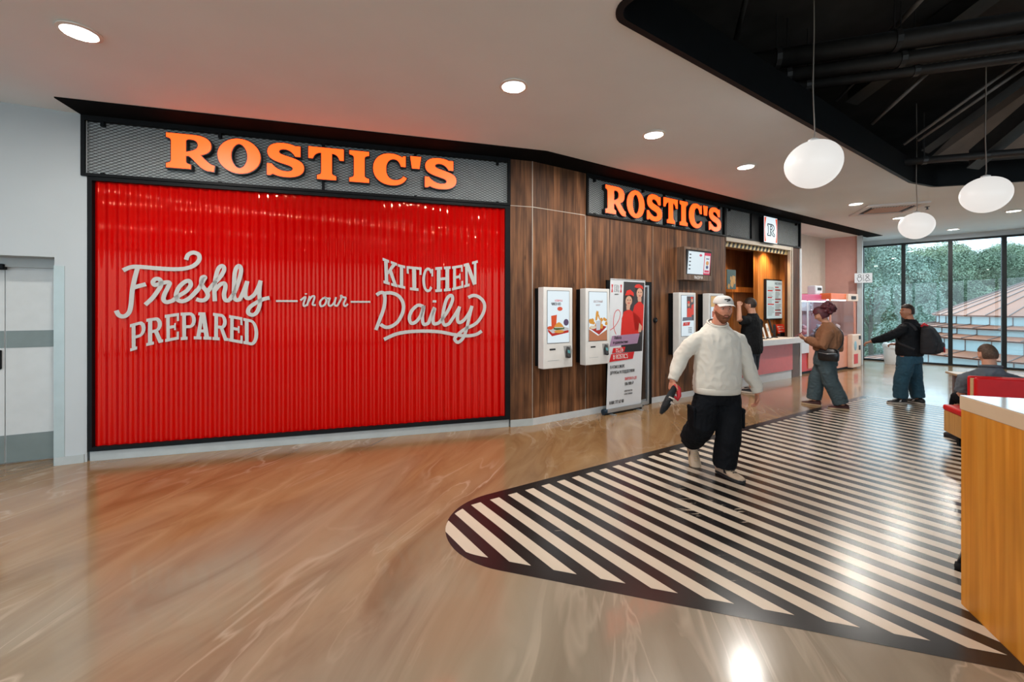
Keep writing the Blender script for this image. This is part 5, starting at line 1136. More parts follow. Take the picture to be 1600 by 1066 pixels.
# ================================================================ OUTSIDE THE GLASS
GND = -6.0
struct(MB().slab([(8, 14.5), (40, -6), (240, -6), (240, 180), (0, 180)], GND-0.2, GND).build('floor_outside_ground', mat('outside_paving', (0.42, 0.43, 0.40), 0.9, var=0.2, scale=0.6)))
LEAVES = []
for nm, c in (('leaf_grey_green', (0.170, 0.225, 0.150)), ('leaf_pale_green', (0.265, 0.315, 0.200)), ('leaf_blue_green', (0.21, 0.28, 0.225))):
    m = mat(nm, c, 0.6, var=0.45, scale=1.1); m.node_tree.nodes['Principled BSDF'].inputs['Specular IOR Level'].default_value = 0.3; LEAVES.append(m)
BARK = mat('bark', (0.12, 0.10, 0.08), 0.9, var=0.3, bump=0.3)
def crown_mesh(seed, rx, rz, nb, nl, size):
    rr = random.Random(seed); vs = []; fs = []
    blobs = []
    for i in range(nb):
        a = rr.uniform(0, 2*math.pi); u = rr.uniform(-0.85, 1.0); q = rr.uniform(0.55, 1.0)*math.sqrt(max(0, 1-u*u*0.9))
        blobs.append((V((rx*q*math.cos(a), rx*q*math.sin(a), rz*u)), rr.uniform(0.55, 1.15)))
    for i in range(nl):
        c, r = blobs[i % nb]
        d = V((rr.gauss(0, 1), rr.gauss(0, 1), rr.gauss(0, 1)+0.35)); d.normalize(); p = c+d*r*rr.uniform(0.80, 1.05)
        nrm = (d+V((rr.uniform(-.7, .7), rr.uniform(-.7, .7), rr.uniform(-.5, .7)))).normalized(); x = nrm.orthogonal().normalized(); ang = rr.uniform(0, 6.28)
        y = nrm.cross(x); x, y = x*math.cos(ang)+y*math.sin(ang), y*math.cos(ang)-x*math.sin(ang); s = size*rr.uniform(.6, 1.3); k = len(vs)
        vs += [tuple(p-x*s), tuple(p+y*s*.55+nrm*s*.12), tuple(p+x*s), tuple(p-y*s*.55+nrm*s*.12)]; fs.append((k, k+1, k+2, k+3))
    me = bpy.data.meshes.new('crown'); me.from_pydata(vs, [], fs); me.update(); return me
CR = [crown_mesh(11, 3.3, 4.6, 60, 80000, 0.052), crown_mesh(23, 3.6, 4.2, 66, 80000, 0.054)]
CRM = {}
def crown_of(v, l):
    if (v, l) not in CRM: me = CR[v].copy(); me.materials.append(LEAVES[l]); CRM[(v, l)] = me
    return CRM[(v, l)]
def tree(x, z_dist, top, variant, leafm, label, sc=1.0):
    t = thing('tree', label, 'tree', (x, z_dist, GND), random.uniform(0, 6), 'trees outside the window wall'); H = (top-GND)
    c = link('crown', crown_of(variant, leafm), None, t); c.location = (0, 0, H-4.4*sc); c.scale = (sc, sc, sc)
    m = MB(); m.tube([(0, 0, 0), (0.1, 0, H*0.3), (0, 0.1, H*0.72)], [0.28, 0.22, 0.10], 10)
    for k in range(4):
        a = k*1.6; m.tube([(0.05, 0, H*(0.35+0.06*k)), (1.4*math.cos(a), 1.4*math.sin(a), H*(0.58+0.05*k))], [0.10, 0.03], 8)
    m.build('trunk', BARK, t, smooth=True)
for (px, Z, top, v, lm, lb, sc_) in (
    (1362, 21.0, 5.0, 0, 2, 'hazy blue-green tree in the leftmost window pane, nearest the column', 1.0),
    (1425, 25.0, 6.3, 1, 0, 'grey-green tree behind the man with the backpack', 1.15),
    (1480, 30.0, 7.3, 0, 1, 'pale green tree between the second and third window panes', 1.25),
    (1536, 27.0, 5.9, 1, 0, 'grey-green tree in the third window pane, behind the copper roof', 1.1),
    (1590, 33.0, 7.2, 0, 1, 'pale green tree at the right edge of the windows', 1.25),
    (1384, 31.0, 6.3, 1, 1, 'pale green tree farther back, between the first and second panes', 1.2),
    (1640, 29.0, 6.3, 1, 0, 'grey-green tree beyond the last window at the right', 1.15),
    (1450, 38.0, 6.6, 1, 2, 'blue-green tree far back behind the second pane', 1.3),
    (1555, 41.0, 8.2, 0, 2, 'blue-green tree far back behind the third pane', 1.35),
    (1730, 27.0, 6, 0, 0, 'grey-green tree behind the round building, right of the picture', 1.2), (1830, 30.0, 6, 1, 1, 'pale green tree farther right behind the round building', 1.2)):
    Z *= 2.3; sc_ *= 2.05; p = dep(px, 480, Z); tree(p.x, Z, 1.65+Z*(0.149+0.020*((px*7) % 5)/4)-1.0*sc_, v, lm, lb, sc_)
# round stepped building with copper roofs
ctr = (28.6, 20.0)
t = thing('round_building', 'round stepped building with copper roofs and pale blue walls outside the windows', 'building', (ctr[0], ctr[1], GND))
COP = mat('copper_roof', (0.31, 0.115, 0.058), 0.5, var=0.18, scale=0.5); BANDM = mat('pale_blue_cladding', (0.30, 0.40, 0.42), 0.4, var=0.10, scale=0.7); SEAM = mat('roof_seam_dark', (0.16, 0.12, 0.11), 0.6, var=0.1)
NS = 44
def cone(name, r0, z0_, r1, z1_):
    o = MB().lathe([(r0, z0_-GND), (r1, z1_-GND), (r1, z1_-GND-0.06), (r0, z0_-GND-0.06)], n=NS).build(name, COP, t)
    m = MB()
    for i in range(NS):
        a = 2*math.pi*i/NS; c_, s_ = math.cos(a), math.sin(a); m.tube([(r0*c_, r0*s_, z0_-GND+0.02), (r1*c_, r1*s_, z1_-GND+0.02)], 0.022, 5)
    m.build('roof_seam', SEAM, o)
def drum(r, z0_, z1_):
    o = MB().lathe([(r, z0_-GND), (r, z1_-GND)], n=NS).build('wall', BANDM, t); m = MB()
    for i in range(NS):
        a = 2*math.pi*i/NS; m.tube([((r+.01)*math.cos(a), (r+.01)*math.sin(a), z0_-GND), ((r+.01)*math.cos(a), (r+.01)*math.sin(a), z1_-GND)], 0.02, 5)
    m.build('wall_seam', SEAM, o)
cone('roof', 6.35, 1.25, 0.3, 4.25); drum(6.15, 0.70, 1.24); cone('terrace_roof', 6.95, 0.66, 6.15, 0.80); drum(6.75, 0.25, 0.65); cone('terrace_roof', 7.5, 0.18, 6.75, 0.34); drum(7.3, -0.45, 0.17)
cone('terrace_roof', 8.3, -0.62, 7.3, -0.40); drum(8.0, -1.3, -0.63); cone('terrace_roof', 9.6, -1.6, 8.0, -1.2); drum(9.3, GND, -1.61)
# ================================================================ PEOPLE (local frame: facing -y, their left = +x)
def skin(name, c): 
    m = mat(name, c, 0.5, var=0.06, scale=14); b = m.node_tree.nodes['Principled BSDF']; b.inputs['Subsurface Weight'].default_value = 0.08; b.inputs['Subsurface Radius'].default_value = (0.02, 0.008, 0.004); return m
SK1 = skin('skin_ruddy', (0.56, 0.235, 0.145)); SK2 = skin('skin_light', (0.60, 0.30, 0.19)); SK3 = skin('skin_tan', (0.46, 0.20, 0.115))
def g1(x, s): return math.exp(-(x/s)**2)
def head_fn(d, off=0.0, face=True):
    """point of the head surface in direction d (unit vector, face towards -y)"""
    x, y, z = 0.076*d.x, 0.097*d.y, 0.120*d.z
    if z < 0:
        k = -z/0.120; x *= 1-0.30*k**1.6
        if d.y > 0: y *= 1-0.42*k**1.2
        else: y *= 1-0.10*k
    if d.y < 0 and face:
        f = min(1, -d.y*2.2)
        y += 0.006*f*g1(x, .05)*g1(z-.0, .06)                                   # flatter face
        if -0.036 < z < 0.030:
            t = (0.030-z)/0.052; t = t if t <= 1 else max(0, 1-(t-1)/0.27)
            y -= 0.026*f*t*g1(x, 0.010+0.006*max(0, t))
        y += 0.011*f*g1(abs(x)-0.031, .015)*g1(z-0.012, .011)                  # eye sockets
        y -= 0.006*f*g1(z-0.033, .010)*g1(x, .050)                              # brow
        y -= 0.006*f*g1(abs(x)-.040, .018)*g1(z+0.015, .018)                    # cheekbones
        y -= 0.007*f*g1(z+0.058, .013)*g1(x, .024); y += 0.005*f*g1(z+0.059, .0035)*g1(x, .024)   # lips
        y -= 0.010*f*g1(z+0.096, .018)*g1(x, .026); y += 0.004*f*g1(z+0.077, .006)*g1(x, .03)     # chin
    return V((x, y, z))+V((d.x, d.y, d.z))*off
def head_mesh(mb, M, face=True):
    n, k = 56, 44; rs = []
    for j in range(k):
        ph = R(-88+176*j/(k-1)); rs.append([M @ head_fn(V((math.sin(2*math.pi*i/n)*math.cos(ph), -math.cos(2*math.pi*i/n)*math.cos(ph), math.sin(ph))), 0, face) for i in range(n)])
    mb.rings(rs)
    for s in (-1, 1):
        q = MB(M @ Matrix.Translation((s*0.076, 0.010, -0.004)) @ Matrix.Rotation(R(s*18), 4, 'Z') @ Matrix.Rotation(R(-10), 4, 'X')); q.ball((0, 0, 0), (0.009, 0.018, 0.031), 14, 10); q.ball((s*0.004, -0.006, -0.018), (0.008, 0.009, 0.010), 10, 8); mb.add(q.v, q.f)
def shell(name, m_, parent, M, cond, off, rough=0.0, seed=0, thick=0.012, n=72, k=56):
    """closed patch following the head: hair, beard"""
    def D(i, j): ph = R(-86+172*j/(k-1)); th = 2*math.pi*i/n; return V((math.sin(th)*math.cos(ph), -math.cos(th)*math.cos(ph), math.sin(ph)))
    idx = {}; vs = []; fs = []
    def vid(i, j, lay):
        i %= n; key = (i, j, lay)
        if key not in idx:
            d = D(i, j); o = off(d) if callable(off) else off
            if lay: o = -0.004
            elif rough: o += rough*(noise.noise(d*22+V((seed, 0, 0)))+0.6*noise.noise(d*50+V((0, seed, 0))))
            idx[key] = len(vs); vs.append(M @ head_fn(d, o))
        return idx[key]
    cells = {(i, j) for i in range(n) for j in range(k-1) if cond(D(i+.5, j+.5))}
    for (i, j) in cells:
        fs.append((vid(i, j, 0), vid(i+1, j, 0), vid(i+1, j+1, 0), vid(i, j+1, 0))); fs.append((vid(i, j+1, 1), vid(i+1, j+1, 1), vid(i+1, j, 1), vid(i, j, 1)))
        for (di, dj, a, b) in ((0, -1, (i, j), (i+1, j)), (1, 0, (i+1, j), (i+1, j+1)), (0, 1, (i+1, j+1), (i, j+1)), (-1, 0, (i, j+1), (i, j))):
            if ((i+di) % n, j+dj) not in cells: fs.append((vid(*b, 0), vid(*a, 0), vid(*a, 1), vid(*b, 1)))
    mb = MB(); mb.add(vs, fs); return mb.build(name, m_, parent, smooth=True, auto=50)
EYEW = mat('eye_white', (0.62, 0.58, 0.55), 0.3, var=0.02); IRIS = mat('iris_dark', (0.03, 0.02, 0.015), 0.2, var=0.1); LIPM = mat('lip', (0.45, 0.14, 0.11), 0.5, var=0.05)
def face_parts(parent, M, brow, closed=0.3):
    for s in (-1, 1):
        c = head_fn(V((s*0.40, -0.90, 0.10)).normalized()); c = V((s*0.031, c.y-0.002, 0.012))
        q = MB(M); q.ball(c+V((0, 0.004, 0)), (0.0125, 0.008, 0.0065), 14, 8); e = q.build('eye', EYEW, parent, smooth=True)
        q = MB(M); q.ball(c+V((0, -0.0030, 0)), (0.0052, 0.0025, 0.0052), 12, 8); q.build('iris', IRIS, e, smooth=True)
        q = MB(M); P = []
        for k in range(7):
            x = s*(0.014+0.034*k/6); d = V((x/0.076, -0.9, 0.27+0.05*math.sin(math.pi*k/6))).normalized(); P.append(head_fn(d, 0.001))
        q.tube(P, [0.0022, 0.0038, 0.0044, 0.0044, 0.004, 0.0032, 0.002], 8); q.build('eyebrow', brow, parent, smooth=True)
    q = MB(M); P = []
    for k in range(9):
        x = -0.024+0.048*k/8; d = V((x/0.076, -0.86, -0.485-0.01*math.sin(math.pi*k/8))).normalized(); P.append(head_fn(d, 0.0))
    q.tube(P, [0.002, 0.0042, 0.0058, 0.0062, 0.0056, 0.0062, 0.0058, 0.0042, 0.002], 8); q.build('lips', LIPM, parent, smooth=True)
def hand(mb, wr, d, palm, thumb, curl=30, s=1.0, fist=False):
    """d fingers' direction, palm = direction the palm faces, thumb = side the thumb leaves from"""
    d = V(d).normalized(); palm = V(palm); palm = (palm-d*palm.dot(d)).normalized(); lat = V(thumb); lat = (lat-d*lat.dot(d)-palm*lat.dot(palm)).normalized(); wr = V(wr)
    for q in (-0.027, -0.009, 0.009, 0.027): mb.tube([wr+d*0.004*s+lat*q*0.55*s, wr+d*0.045*s+lat*q*0.95*s, wr+d*0.086*s+lat*q*s], [0.0150*s, 0.0150*s, 0.0118*s], 10, True)
    for q, ln in ((0.030, .072), (0.010, .080), (-0.010, .074), (-0.029, .058)):
        p = wr+d*0.088*s+lat*q*s; a = R(curl*0.5); pts = [p-d*0.012*s]; rad = [0.0092*s]
        for k, fr in enumerate((0.42, 0.33, 0.25)):
            dd = (d*math.cos(a)+palm*math.sin(a)+lat*q*1.2).normalized(); pts.append(pts[-1]+dd*ln*s*(fr+(0.16 if k == 0 else 0))); rad.append((0.0088, 0.0080, 0.0070)[k]*s); a += R(curl)*(1.0+0.25*k)
        mb.tube(pts, rad, 8, True)
    p = wr+d*0.022*s+lat*0.026*s; d1 = (d*0.62+lat*0.70+palm*0.30).normalized(); d2 = (d*0.86+lat*0.25+palm*0.40).normalized(); d3 = (d*0.9-lat*0.15*(2 if fist else 1)+palm*0.5).normalized()
    mb.tube([p-d1*0.012*s, p+d1*0.034*s, p+d1*0.034*s+d2*0.030*s, p+d1*0.034*s+d2*0.030*s+d3*0.022*s], [0.0150*s, 0.0118*s, 0.0100*s, 0.0082*s], 8, True)
def oval(c, rx, ry, rot=0.0, n=24, sq=1.0):
    out = []
    for i in range(n):
        a = 2*math.pi*i/n; ca, sa = math.cos(a), math.sin(a)
        x = rx*math.copysign(abs(ca)**sq, ca); y = ry*math.copysign(abs(sa)**sq, sa)
        out.append(V(c)+V((x*math.cos(rot)-y*math.sin(rot), x*math.sin(rot)+y*math.cos(rot), 0)))
    return out
def trunk(mb, rows, sq=0.85, rot=0.0):
    rs = []
    for r in rows:
        cy = r[4] if len(r) > 4 else 0; o = oval((r[3] if len(r) > 3 else 0, cy, r[0]), r[1], r[2], rot, sq=sq); tl = r[5] if len(r) > 5 else 0
        rs.append([V((p.x, p.y, p.z+tl*(p.y-cy)/r[2])) for p in o])
    mb.rings(rs)
def shoe(parent, pos, yaw, up, sole, pitch=0.0, ln=1.0, lift=0.0, accent=None):
    M = Matrix.Translation(V(pos)) @ Matrix.Rotation(yaw, 4, 'Z')
    if pitch: M = M @ Matrix.Translation((0, -0.12*ln, 0.01)) @ Matrix.Rotation(pitch, 4, 'X') @ Matrix.Translation((0, 0.12*ln, -0.01))
    M = M @ Matrix.Scale(ln, 4)
    sec = [(.098, .020, .060), (.090, .034, .088), (.055, .038, .105), (.010, .041, .100), (-.045, .045, .080), (-.095, .051, .062), (-.145, .049, .054), (-.180, .037, .046), (-.196, .014, .036)]
    rs = []
    for y, w, h in sec:
        rs.append([M @ V((w*math.cos(a)*(1.0 if math.sin(a) < .5 else 0.92), y, 0.026+(h-0.026)*max(0, math.sin(a))**0.8)) for a in [math.pi*i/12 for i in range(13)]]+[M @ V((0, y, 0.022))])
    o = MB().rings(rs).build('shoe', up, parent, smooth=True)
    P = [(.104, .0), (.095, .030), (.05, .041), (-.04, .046), (-.10, .055), (-.15, .052), (-.185, .036), (-.203, .0)]
    pts = [(w, y) for y, w in P]+[(-w, y) for y, w in P[1:-1][::-1]]
    q = MB(M); q.slab(pts, 0.0, 0.030); q.build('sole', sole, o, bevel=0.006)
    if accent:
        q = MB(M)
        for s in (-1, 1): q.prism([(0, 0), (0.02, 0), (0.03, 0.03), (0.012, 0.03)], 0, 0.002) if False else q.add([(s*.0445, -.02, .040), (s*.0465, -.055, .038), (s*.042, -.035, .066), (s*.039, -.008, .070)], [(0, 1, 2, 3) if s > 0 else (3, 2, 1, 0)])
        q.build('side_stripe', accent, o)
    q = MB(M)
    for k in range(4): y = -0.035-0.022*k; q.tube([(-0.022, y, 0.088-k*0.008), (0, y-0.004, 0.097-k*0.0085), (0.022, y, 0.088-k*0.008)], 0.004, 6)
    q.build('laces', sole, o, smooth=True)
    return o
def round_at(rows, z, deg, off=0.010):
    """point just outside a clothed trunk at height z, angle from the left side (0) over the back (90)"""
    rows = sorted(rows); a = rows[0]; b = rows[-1]
    for p, q in zip(rows, rows[1:]):
        if p[0] <= z <= q[0]: a, b = p, q
    f = (z-a[0])/max(1e-6, b[0]-a[0]); g = lambda i: (a[i] if len(a) > i else 0)*(1-f)+(b[i] if len(b) > i else 0)*f
    c, s = math.cos(R(deg)), math.sin(R(deg))
    return V((g(3)+(g(1)+off)*math.copysign(abs(c)**.95, c), g(4)+(g(2)+off)*math.copysign(abs(s)**.95, s), z))
def clothes(name, m_, parent, mb, voxel=0.012, fold=0.006, seed=0.0, freq=(9, 9, 5), smooth=4): return link(name, remesh(mb, voxel, smooth, fold, freq, seed), m_, parent)
def HM(c, pitch=0, yaw=0, roll=0, s=1.0): return Matrix.Translation(c) @ Matrix.Rotation(R(yaw), 4, 'Z') @ Matrix.Rotation(R(pitch), 4, 'X') @ Matrix.Rotation(R(roll), 4, 'Y') @ Matrix.Scale(s, 4)
# HM pitch: positive tips the crown forward? rotation about x moves +z towards -y when positive -> nod down is positive... (see nod())
def nod(c, down=0, yaw=0, roll=0, s=1.0): return HM(c, down, yaw, roll, s)
HAIRD = mat('hair_dark_brown', (0.030, 0.017, 0.011), 0.6, var=0.3, scale=40); GING = mat('beard_ginger', (0.175, 0.060, 0.024), 0.75, var=0.35, scale=60)
# ---------------------------------------------------------------- 1. the walking man
rootw = V((2.035, 4.22, 0))
t = thing('person', 'man in white cap, cream sweatshirt and black cargo trousers walking over the striped floor', 'person', rootw, R(1))
H = nod((0.040, -0.035, 1.622), 1, -6, 2, 1.03)
mb = MB()
head_mesh(mb, H)
mb.tube([(0.01, 0.03, 1.40), (0.020, 0.015, 1.48), (0.04, 0.0, 1.58)], [0.075, 0.066, 0.060], 20)
trunk(mb, [(0.80, .14, .10), (0.95, .16, .11), (1.15, .16, .11), (1.32, .16, .10), (1.39, .12, .085), (1.445, .065, .065, .01, .015)])
RS, RE, RW = V((-.205, .01, 1.335)), V((-.345, .03, 1.165)), V((-.452, -.02, .930)); LS, LE, LW = V((.215, .01, 1.335)), V((.320, .04, 1.075)), V((.390, -.02, .805))
mb.tube([RS, RE, RW], [.055, .045, .031], 12, True); mb.tube([LS, LE, LW], [.055, .045, .031], 12, True)
hand(mb, RW, (-.22, -.10, -1), (.80, .25, 0), (.15, -1, 0), 48); hand(mb, LW, (-.06, -.10, -1), (-1, .15, 0), (-.1, -1, 0), 34)
mb.tube([(-.10, .02, .86), (-.135, -.02, .50), (-.10, .36, .17)], [.09, .065, .04], 12, True); mb.tube([(.10, .02, .86), (.075, -.06, .49), (.055, -.02, .10)], [.09, .065, .04], 12, True)
bd = link('body', remesh(mb, 0.0050, 2), SK1, t)
face_parts(t, H, GING)
CREAMS = mat('sweatshirt_cream', (0.66, 0.615, 0.535), 0.9, var=0.04, scale=5, bump=0.12, bscale=160, sheen=0.2)
mb = MB(); trunk(mb, [(.815, .208, .142, -.005, 0), (.835, .222, .155, -.005, 0), (.90, .232, .166), (1.00, .225, .160), (1.12, .222, .152), (1.25, .224, .148), (1.33, .215, .140), (1.385, .192, .124, .003, .008), (1.425, .155, .106, .006, .014, .010), (1.462, .116, .092, .010, .018, .022), (1.490, .092, .082, .012, .018, .032)], 0.95)
mb.tube([V((-.120, .005, 1.350)), V((-.195, .008, 1.318)), RS.lerp(RE, .45)+V((-.004, 0, 0)), RE, RE.lerp(RW, .5), RW+V((.022, 0, .065)), RW+V((.004, 0, .016))], [.078, .084, .082, .074, .064, .054, .043], 18, False)
mb.tube([V((.125, .005, 1.350)), V((.205, .008, 1.318)), LS.lerp(LE, .45)+V((.004, 0, 0)), LE, LE.lerp(LW, .5), LW+V((-.006, 0, .070)), LW+V((0, 0, .016))], [.078, .084, .082, .076, .068, .056, .044], 18, False)
sw = clothes('sweatshirt', CREAMS, t, mb, 0.009, 0.010, 3.0, (7, 7, 4.5), 3)
m = MB(); P = [V((.012+.093*math.cos(a), .018+.083*math.sin(a), 1.490+.032*math.sin(a))) for a in [2*math.pi*i/40 for i in range(41)]]; m.tube(P, [.0115]*41, 8); m.build('neck_rib', CREAMS, sw, smooth=True)
m = MB(); P = [V((.012+.084*math.cos(a), .018+.074*math.sin(a), 1.497+.032*math.sin(a))) for a in [2*math.pi*i/40 for i in range(41)]]; m.tube(P, [.006]*41, 8); o = m.build('undershirt_collar', INK, t, smooth=True)
for c_, d_ in ((RW+V((.002, 0, .010)), (RE-RW)), (LW+V((0, 0, .010)), (LE-LW))):
    d_ = d_.normalized(); m = MB(); m.tube([c_-d_*.010, c_+d_*.050], [.0475, .0520], 20); m.build('cuff', CREAMS, sw, smooth=True, bevel=0.004)
m = MB(); trunk(m, [(.800, .212, .147, -.005, 0), (.806, .219, .154, -.005, 0), (.852, .228, .162, -.005, 0), (.860, .222, .156, -.005, 0)], 0.9); m.build('waist_rib', CREAMS, sw, smooth=True)
TRB = mat('trousers_black', (0.006, 0.007, 0.009), 0.85, spec=0.12, var=0.2, bump=0.1, bscale=90)
mb = MB(); trunk(mb, [(.70, .19, .135), (.78, .205, .145), (.86, .200, .140), (.93, .18, .13)], 0.9)
mb.tube([(-.10, .01, .78), (-.135, -.01, .64), (-.150, .0, .50), (-.150, .10, .40), (-.135, .23, .31), (-.118, .315, .235)], [.115, .122, .126, .128, .122, .112], 18)
mb.tube([(.105, .01, .78), (.105, -.02, .64), (.088, -.06, .50), (.078, -.06, .36), (.066, -.04, .22), (.058, -.030, .085)], [.115, .118, .112, .112, .112, .108], 18)
tr_ = clothes('trousers', TRB, t, mb, 0.010, 0.015, 9.0, (9, 9, 6), 2)
for x, y, z, ry in ((-.258, .0, .58, .0), (.212, -.03, .57, .0)):
    m = MB(); m.box(x-.012, x+.012, y-.075, y+.075, z-.10, z+.08); pk = m.build('cargo_pocket', TRB, tr_, bevel=0.010, seg=3); m = MB(); m.box(x-.016, x+.016, y-.080, y+.080, z+.045, z+.095); m.build('pocket_flap', TRB, tr_, bevel=0.014)
TAN = mat('shoe_tan', (0.46, 0.35, 0.25), 0.7, var=0.1); SOLEB = mat('sole_black', (0.015, 0.015, 0.016), 0.6); GUM = mat('sole_gum', (0.50, 0.36, 0.22), 0.6, var=0.1); SOLEW = mat('sole_pale', (0.55, 0.48, 0.40), 0.6)
shoe(t, (.055, -.055, 0), R(18), TAN, SOLEB, R(0), 1.08, accent=INK); shoe(t, (-.115, .345, 0), R(-4), TAN, GUM, R(50), 1.08, accent=INK)
shell('beard', GING, t, H, lambda d: d.y < 0.02 and -0.985 < d.z < (-0.36 if abs(d.x) < .30 else -0.43+0.50*max(0, min(1, (d.y+.80)/.85)))+.04*noise.noise(d*14) and not (abs(d.x) < 0.23 and -0.555 < d.z < -0.435), lambda d: 0.003+0.018*max(0, -d.z-0.40), 0.003, 1, n=120, k=96)
CAPW = mat('cap_cotton', (0.66, 0.63, 0.59), 0.85, var=0.03, bump=0.1, bscale=120)
def capshape(name, m_, parent, H, rim=0.045, top=0.118, brim=0.075, tilt=0.0):
    n = 40; rs = []
    for j in range(10):
        a = R(90*j/9); zz = rim+(top-rim)*math.sin(a); q = math.cos(a)**0.65
        rs.append([H @ V((0.0875*q*math.cos(2*math.pi*i/n), 0.006+0.108*q*math.sin(2*math.pi*i/n), zz+0.010*math.sin(2*math.pi*i/n)*(1-j/9)-0.004)) for i in range(n)])
    cp = MB().rings(rs).build(name, m_, parent, smooth=True)
    vs = []; fs = []; A, B_ = 18, 7
    for lay in (0, 1):
        for i in range(A+1):
            a = R(-90-58+116*i/A)
            for j in range(B_+1):
                u = j/B_; x = 0.0885*math.cos(a)*(1-0.02*u); y = 0.006+0.108*math.sin(a)-brim*u*max(0.0, math.cos(a+math.pi/2))**0.55
                z = rim-0.008-0.012*u-0.16*x*x/0.09*(0.5+u) + (0.004 if lay == 0 else 0)
                vs.append(H @ V((x, y, z)))
    N = (A+1)*(B_+1)
    for i in range(A):
        for j in range(B_):
            k = i*(B_+1)+j; fs.append((k, k+B_+1, k+B_+2, k+1)); fs.append((N+k, N+k+1, N+k+B_+2, N+k+B_+1))
    for i in range(A): k = i*(B_+1)+B_; fs.append((k, k+B_+1, N+k+B_+1, N+k))
    for j in range(B_): fs.append((j, j+1, N+j+1, N+j)); k = A*(B_+1)+j; fs.append((k+1, k, N+k, N+k+1))
    MB().add(vs, fs).build('brim', m_, cp, smooth=True, auto=50)
    MB(H).ball((0, 0.006, top-0.002), (0.008, 0.008, 0.005), 10, 6).build('top_button', m_, cp, smooth=True)
    return cp
cp = capshape('cap', CAPW, t, H, 0.062, 0.142, 0.064)
# dark embroidered mark on the front of the cap
def on_cap(u, v):
    a = R(-90)+u; zz = 0.062+v*0.9; q = math.sqrt(max(0.0, 1-(v/0.088)**2))**0.65+0.035
    return H @ V((0.0875*q*math.cos(a), 0.006+0.108*q*math.sin(a), zz-0.008))
m = MB()
for pts in ([(-.34, .052), (-.12, .056), (.10, .054), (.36, .058)], [(-.30, .046), (-.05, .050), (.2, .048), (.34, .051)], [(-.10, .034), (.10, .043), (.34, .045)], [(-.06, .028), (.12, .036), (.26, .038)]):
    m.tube([on_cap(*p) for p in pts], 0.0028, 6)
m.build('cap_embroidery', INK, cp, smooth=True)
# what he carries: a black bundle with a red strap, gripped in the right hand
hp = t.matrix_basis @ (RW+V((-.02, -.03, -.085)))
c = thing('carried_item', 'black item with red and pale details gripped in the walking man\'s right hand', 'carried item', hp, R(6))
m = MB(); m.tube([(.028, -.005, .03), (0.0, -.01, -.02), (-.045, -.02, -.10), (-.085, -.02, -.17), (-.115, -.02, -.215)], [.026, .034, .042, .038, .022], 14, True, 0.8); m.tube([(.0, -.02, -.03), (-.06, -.055, -.10), (-.09, -.05, -.15)], [.018, .022, .016], 10, True)
link('body', remesh(m, .007, 2, .003, (30, 30, 30), 2), BLACKMAT, c)
m = MB(); m.tube([(.03, -.01, .04), (.06, -.02, .01), (.062, -.02, -.06), (.045, -.02, -.095), (.02, -.02, -.07)], [.020, .022, .022, .018, .014], 12, True); m.build('red_strap', mat('strap_red', (0.55, 0.02, 0.03), .5), c, smooth=True)
m = MB()
for k, (x, z) in enumerate(((-.030, -.075), (-.052, -.105), (-.035, -.12))): m.tube([(x-.02, -.052, z+.01), (x+.016, -.066, z-.006)], .008, 8, True)
m.build('pale_buckle', mat('buckle_pale', (.6, .52, .45), .5), c, smooth=True)
# ---------------------------------------------------------------- 2. customer at the hatch
t = thing('person', 'man in black t-shirt and shorts standing at the counter with his left fist raised', 'person', (4.66, 8.28, 0), R(213)); t.scale = (1.02,)*3
H = nod((0.0, -.02, 1.655), 6, 12, 0, 1.05); mb = MB(); head_mesh(mb, H)
mb.tube([(0, .02, 1.40), (0, .01, 1.50), (0, -.005, 1.58)], [.085, .066, .062], 18); trunk(mb, [(.85, .16, .11), (1.0, .17, .12), (1.2, .17, .115), (1.36, .18, .10), (1.44, .13, .085), (1.48, .07, .065)])
LS, LE, LW = V((.20, .01, 1.37)), V((.335, -.05, 1.375)), V((.235, -.11, 1.625)); RS, RE, RW = V((-.20, .01, 1.365)), V((-.25, -.03, 1.13)), V((-.17, -.24, 1.02))
mb.tube([LS, LE, LW], [.058, .052, .034], 12, True); mb.tube([RS, RE, RW], [.058, .048, .033], 12, True)
hand(mb, LW, (-.12, -.06, 1), (-.8, -.5, 0), (-.4, .6, 0), 88, 1.0, True); hand(mb, RW, (.3, -1, -.1), (0, 0, -1), (1, 0, 0), 25)
for s, y in ((-1, -.03), (1, .05)): mb.tube([(s*.10, 0, .88), (s*.115, -.02+y, .48), (s*.115, .02+y, .09)], [.10, .068, .042], 12, True)
link('body', remesh(mb, .006, 2), SK2, t)
TEE = mat('tee_black', (0.010, 0.011, 0.012), 0.85, spec=0.15, var=0.2, bump=0.08, bscale=90)
mb = MB(); trunk(mb, [(.74, .215, .165), (.80, .225, .175), (.95, .225, .175), (1.1, .215, .165), (1.25, .216, .155), (1.34, .210, .138), (1.42, .165, .110, 0, .01), (1.47, .110, .090, 0, .015), (1.50, .088, .080, 0, .015)], .95)
mb.tube([(.13, 0, 1.375), LS+V((.01, 0, -.01)), LS.lerp(LE, .75)], [.085, .090, .088], 14); mb.tube([(-.13, 0, 1.36), RS+V((-.01, 0, -.03)), RS.lerp(RE, .75)], [.085, .090, .086], 14)
clothes('t_shirt', TEE, t, mb, .010, .014, 4.0, (8, 8, 5), 3)
mb = MB(); trunk(mb, [(.70, .18, .135), (.80, .185, .14), (.92, .175, .13)], .9)
for s, y in ((-1, -.03), (1, .05)): mb.tube([(s*.095, 0, .80), (s*.112, -.01+y*.6, .60), (s*.118, -.015+y, .42)], [.112, .108, .106], 16)
clothes('shorts', mat('shorts_navy', (0.012, 0.020, 0.032), .8, var=.2), t, mb, .011, .006, 2.0)
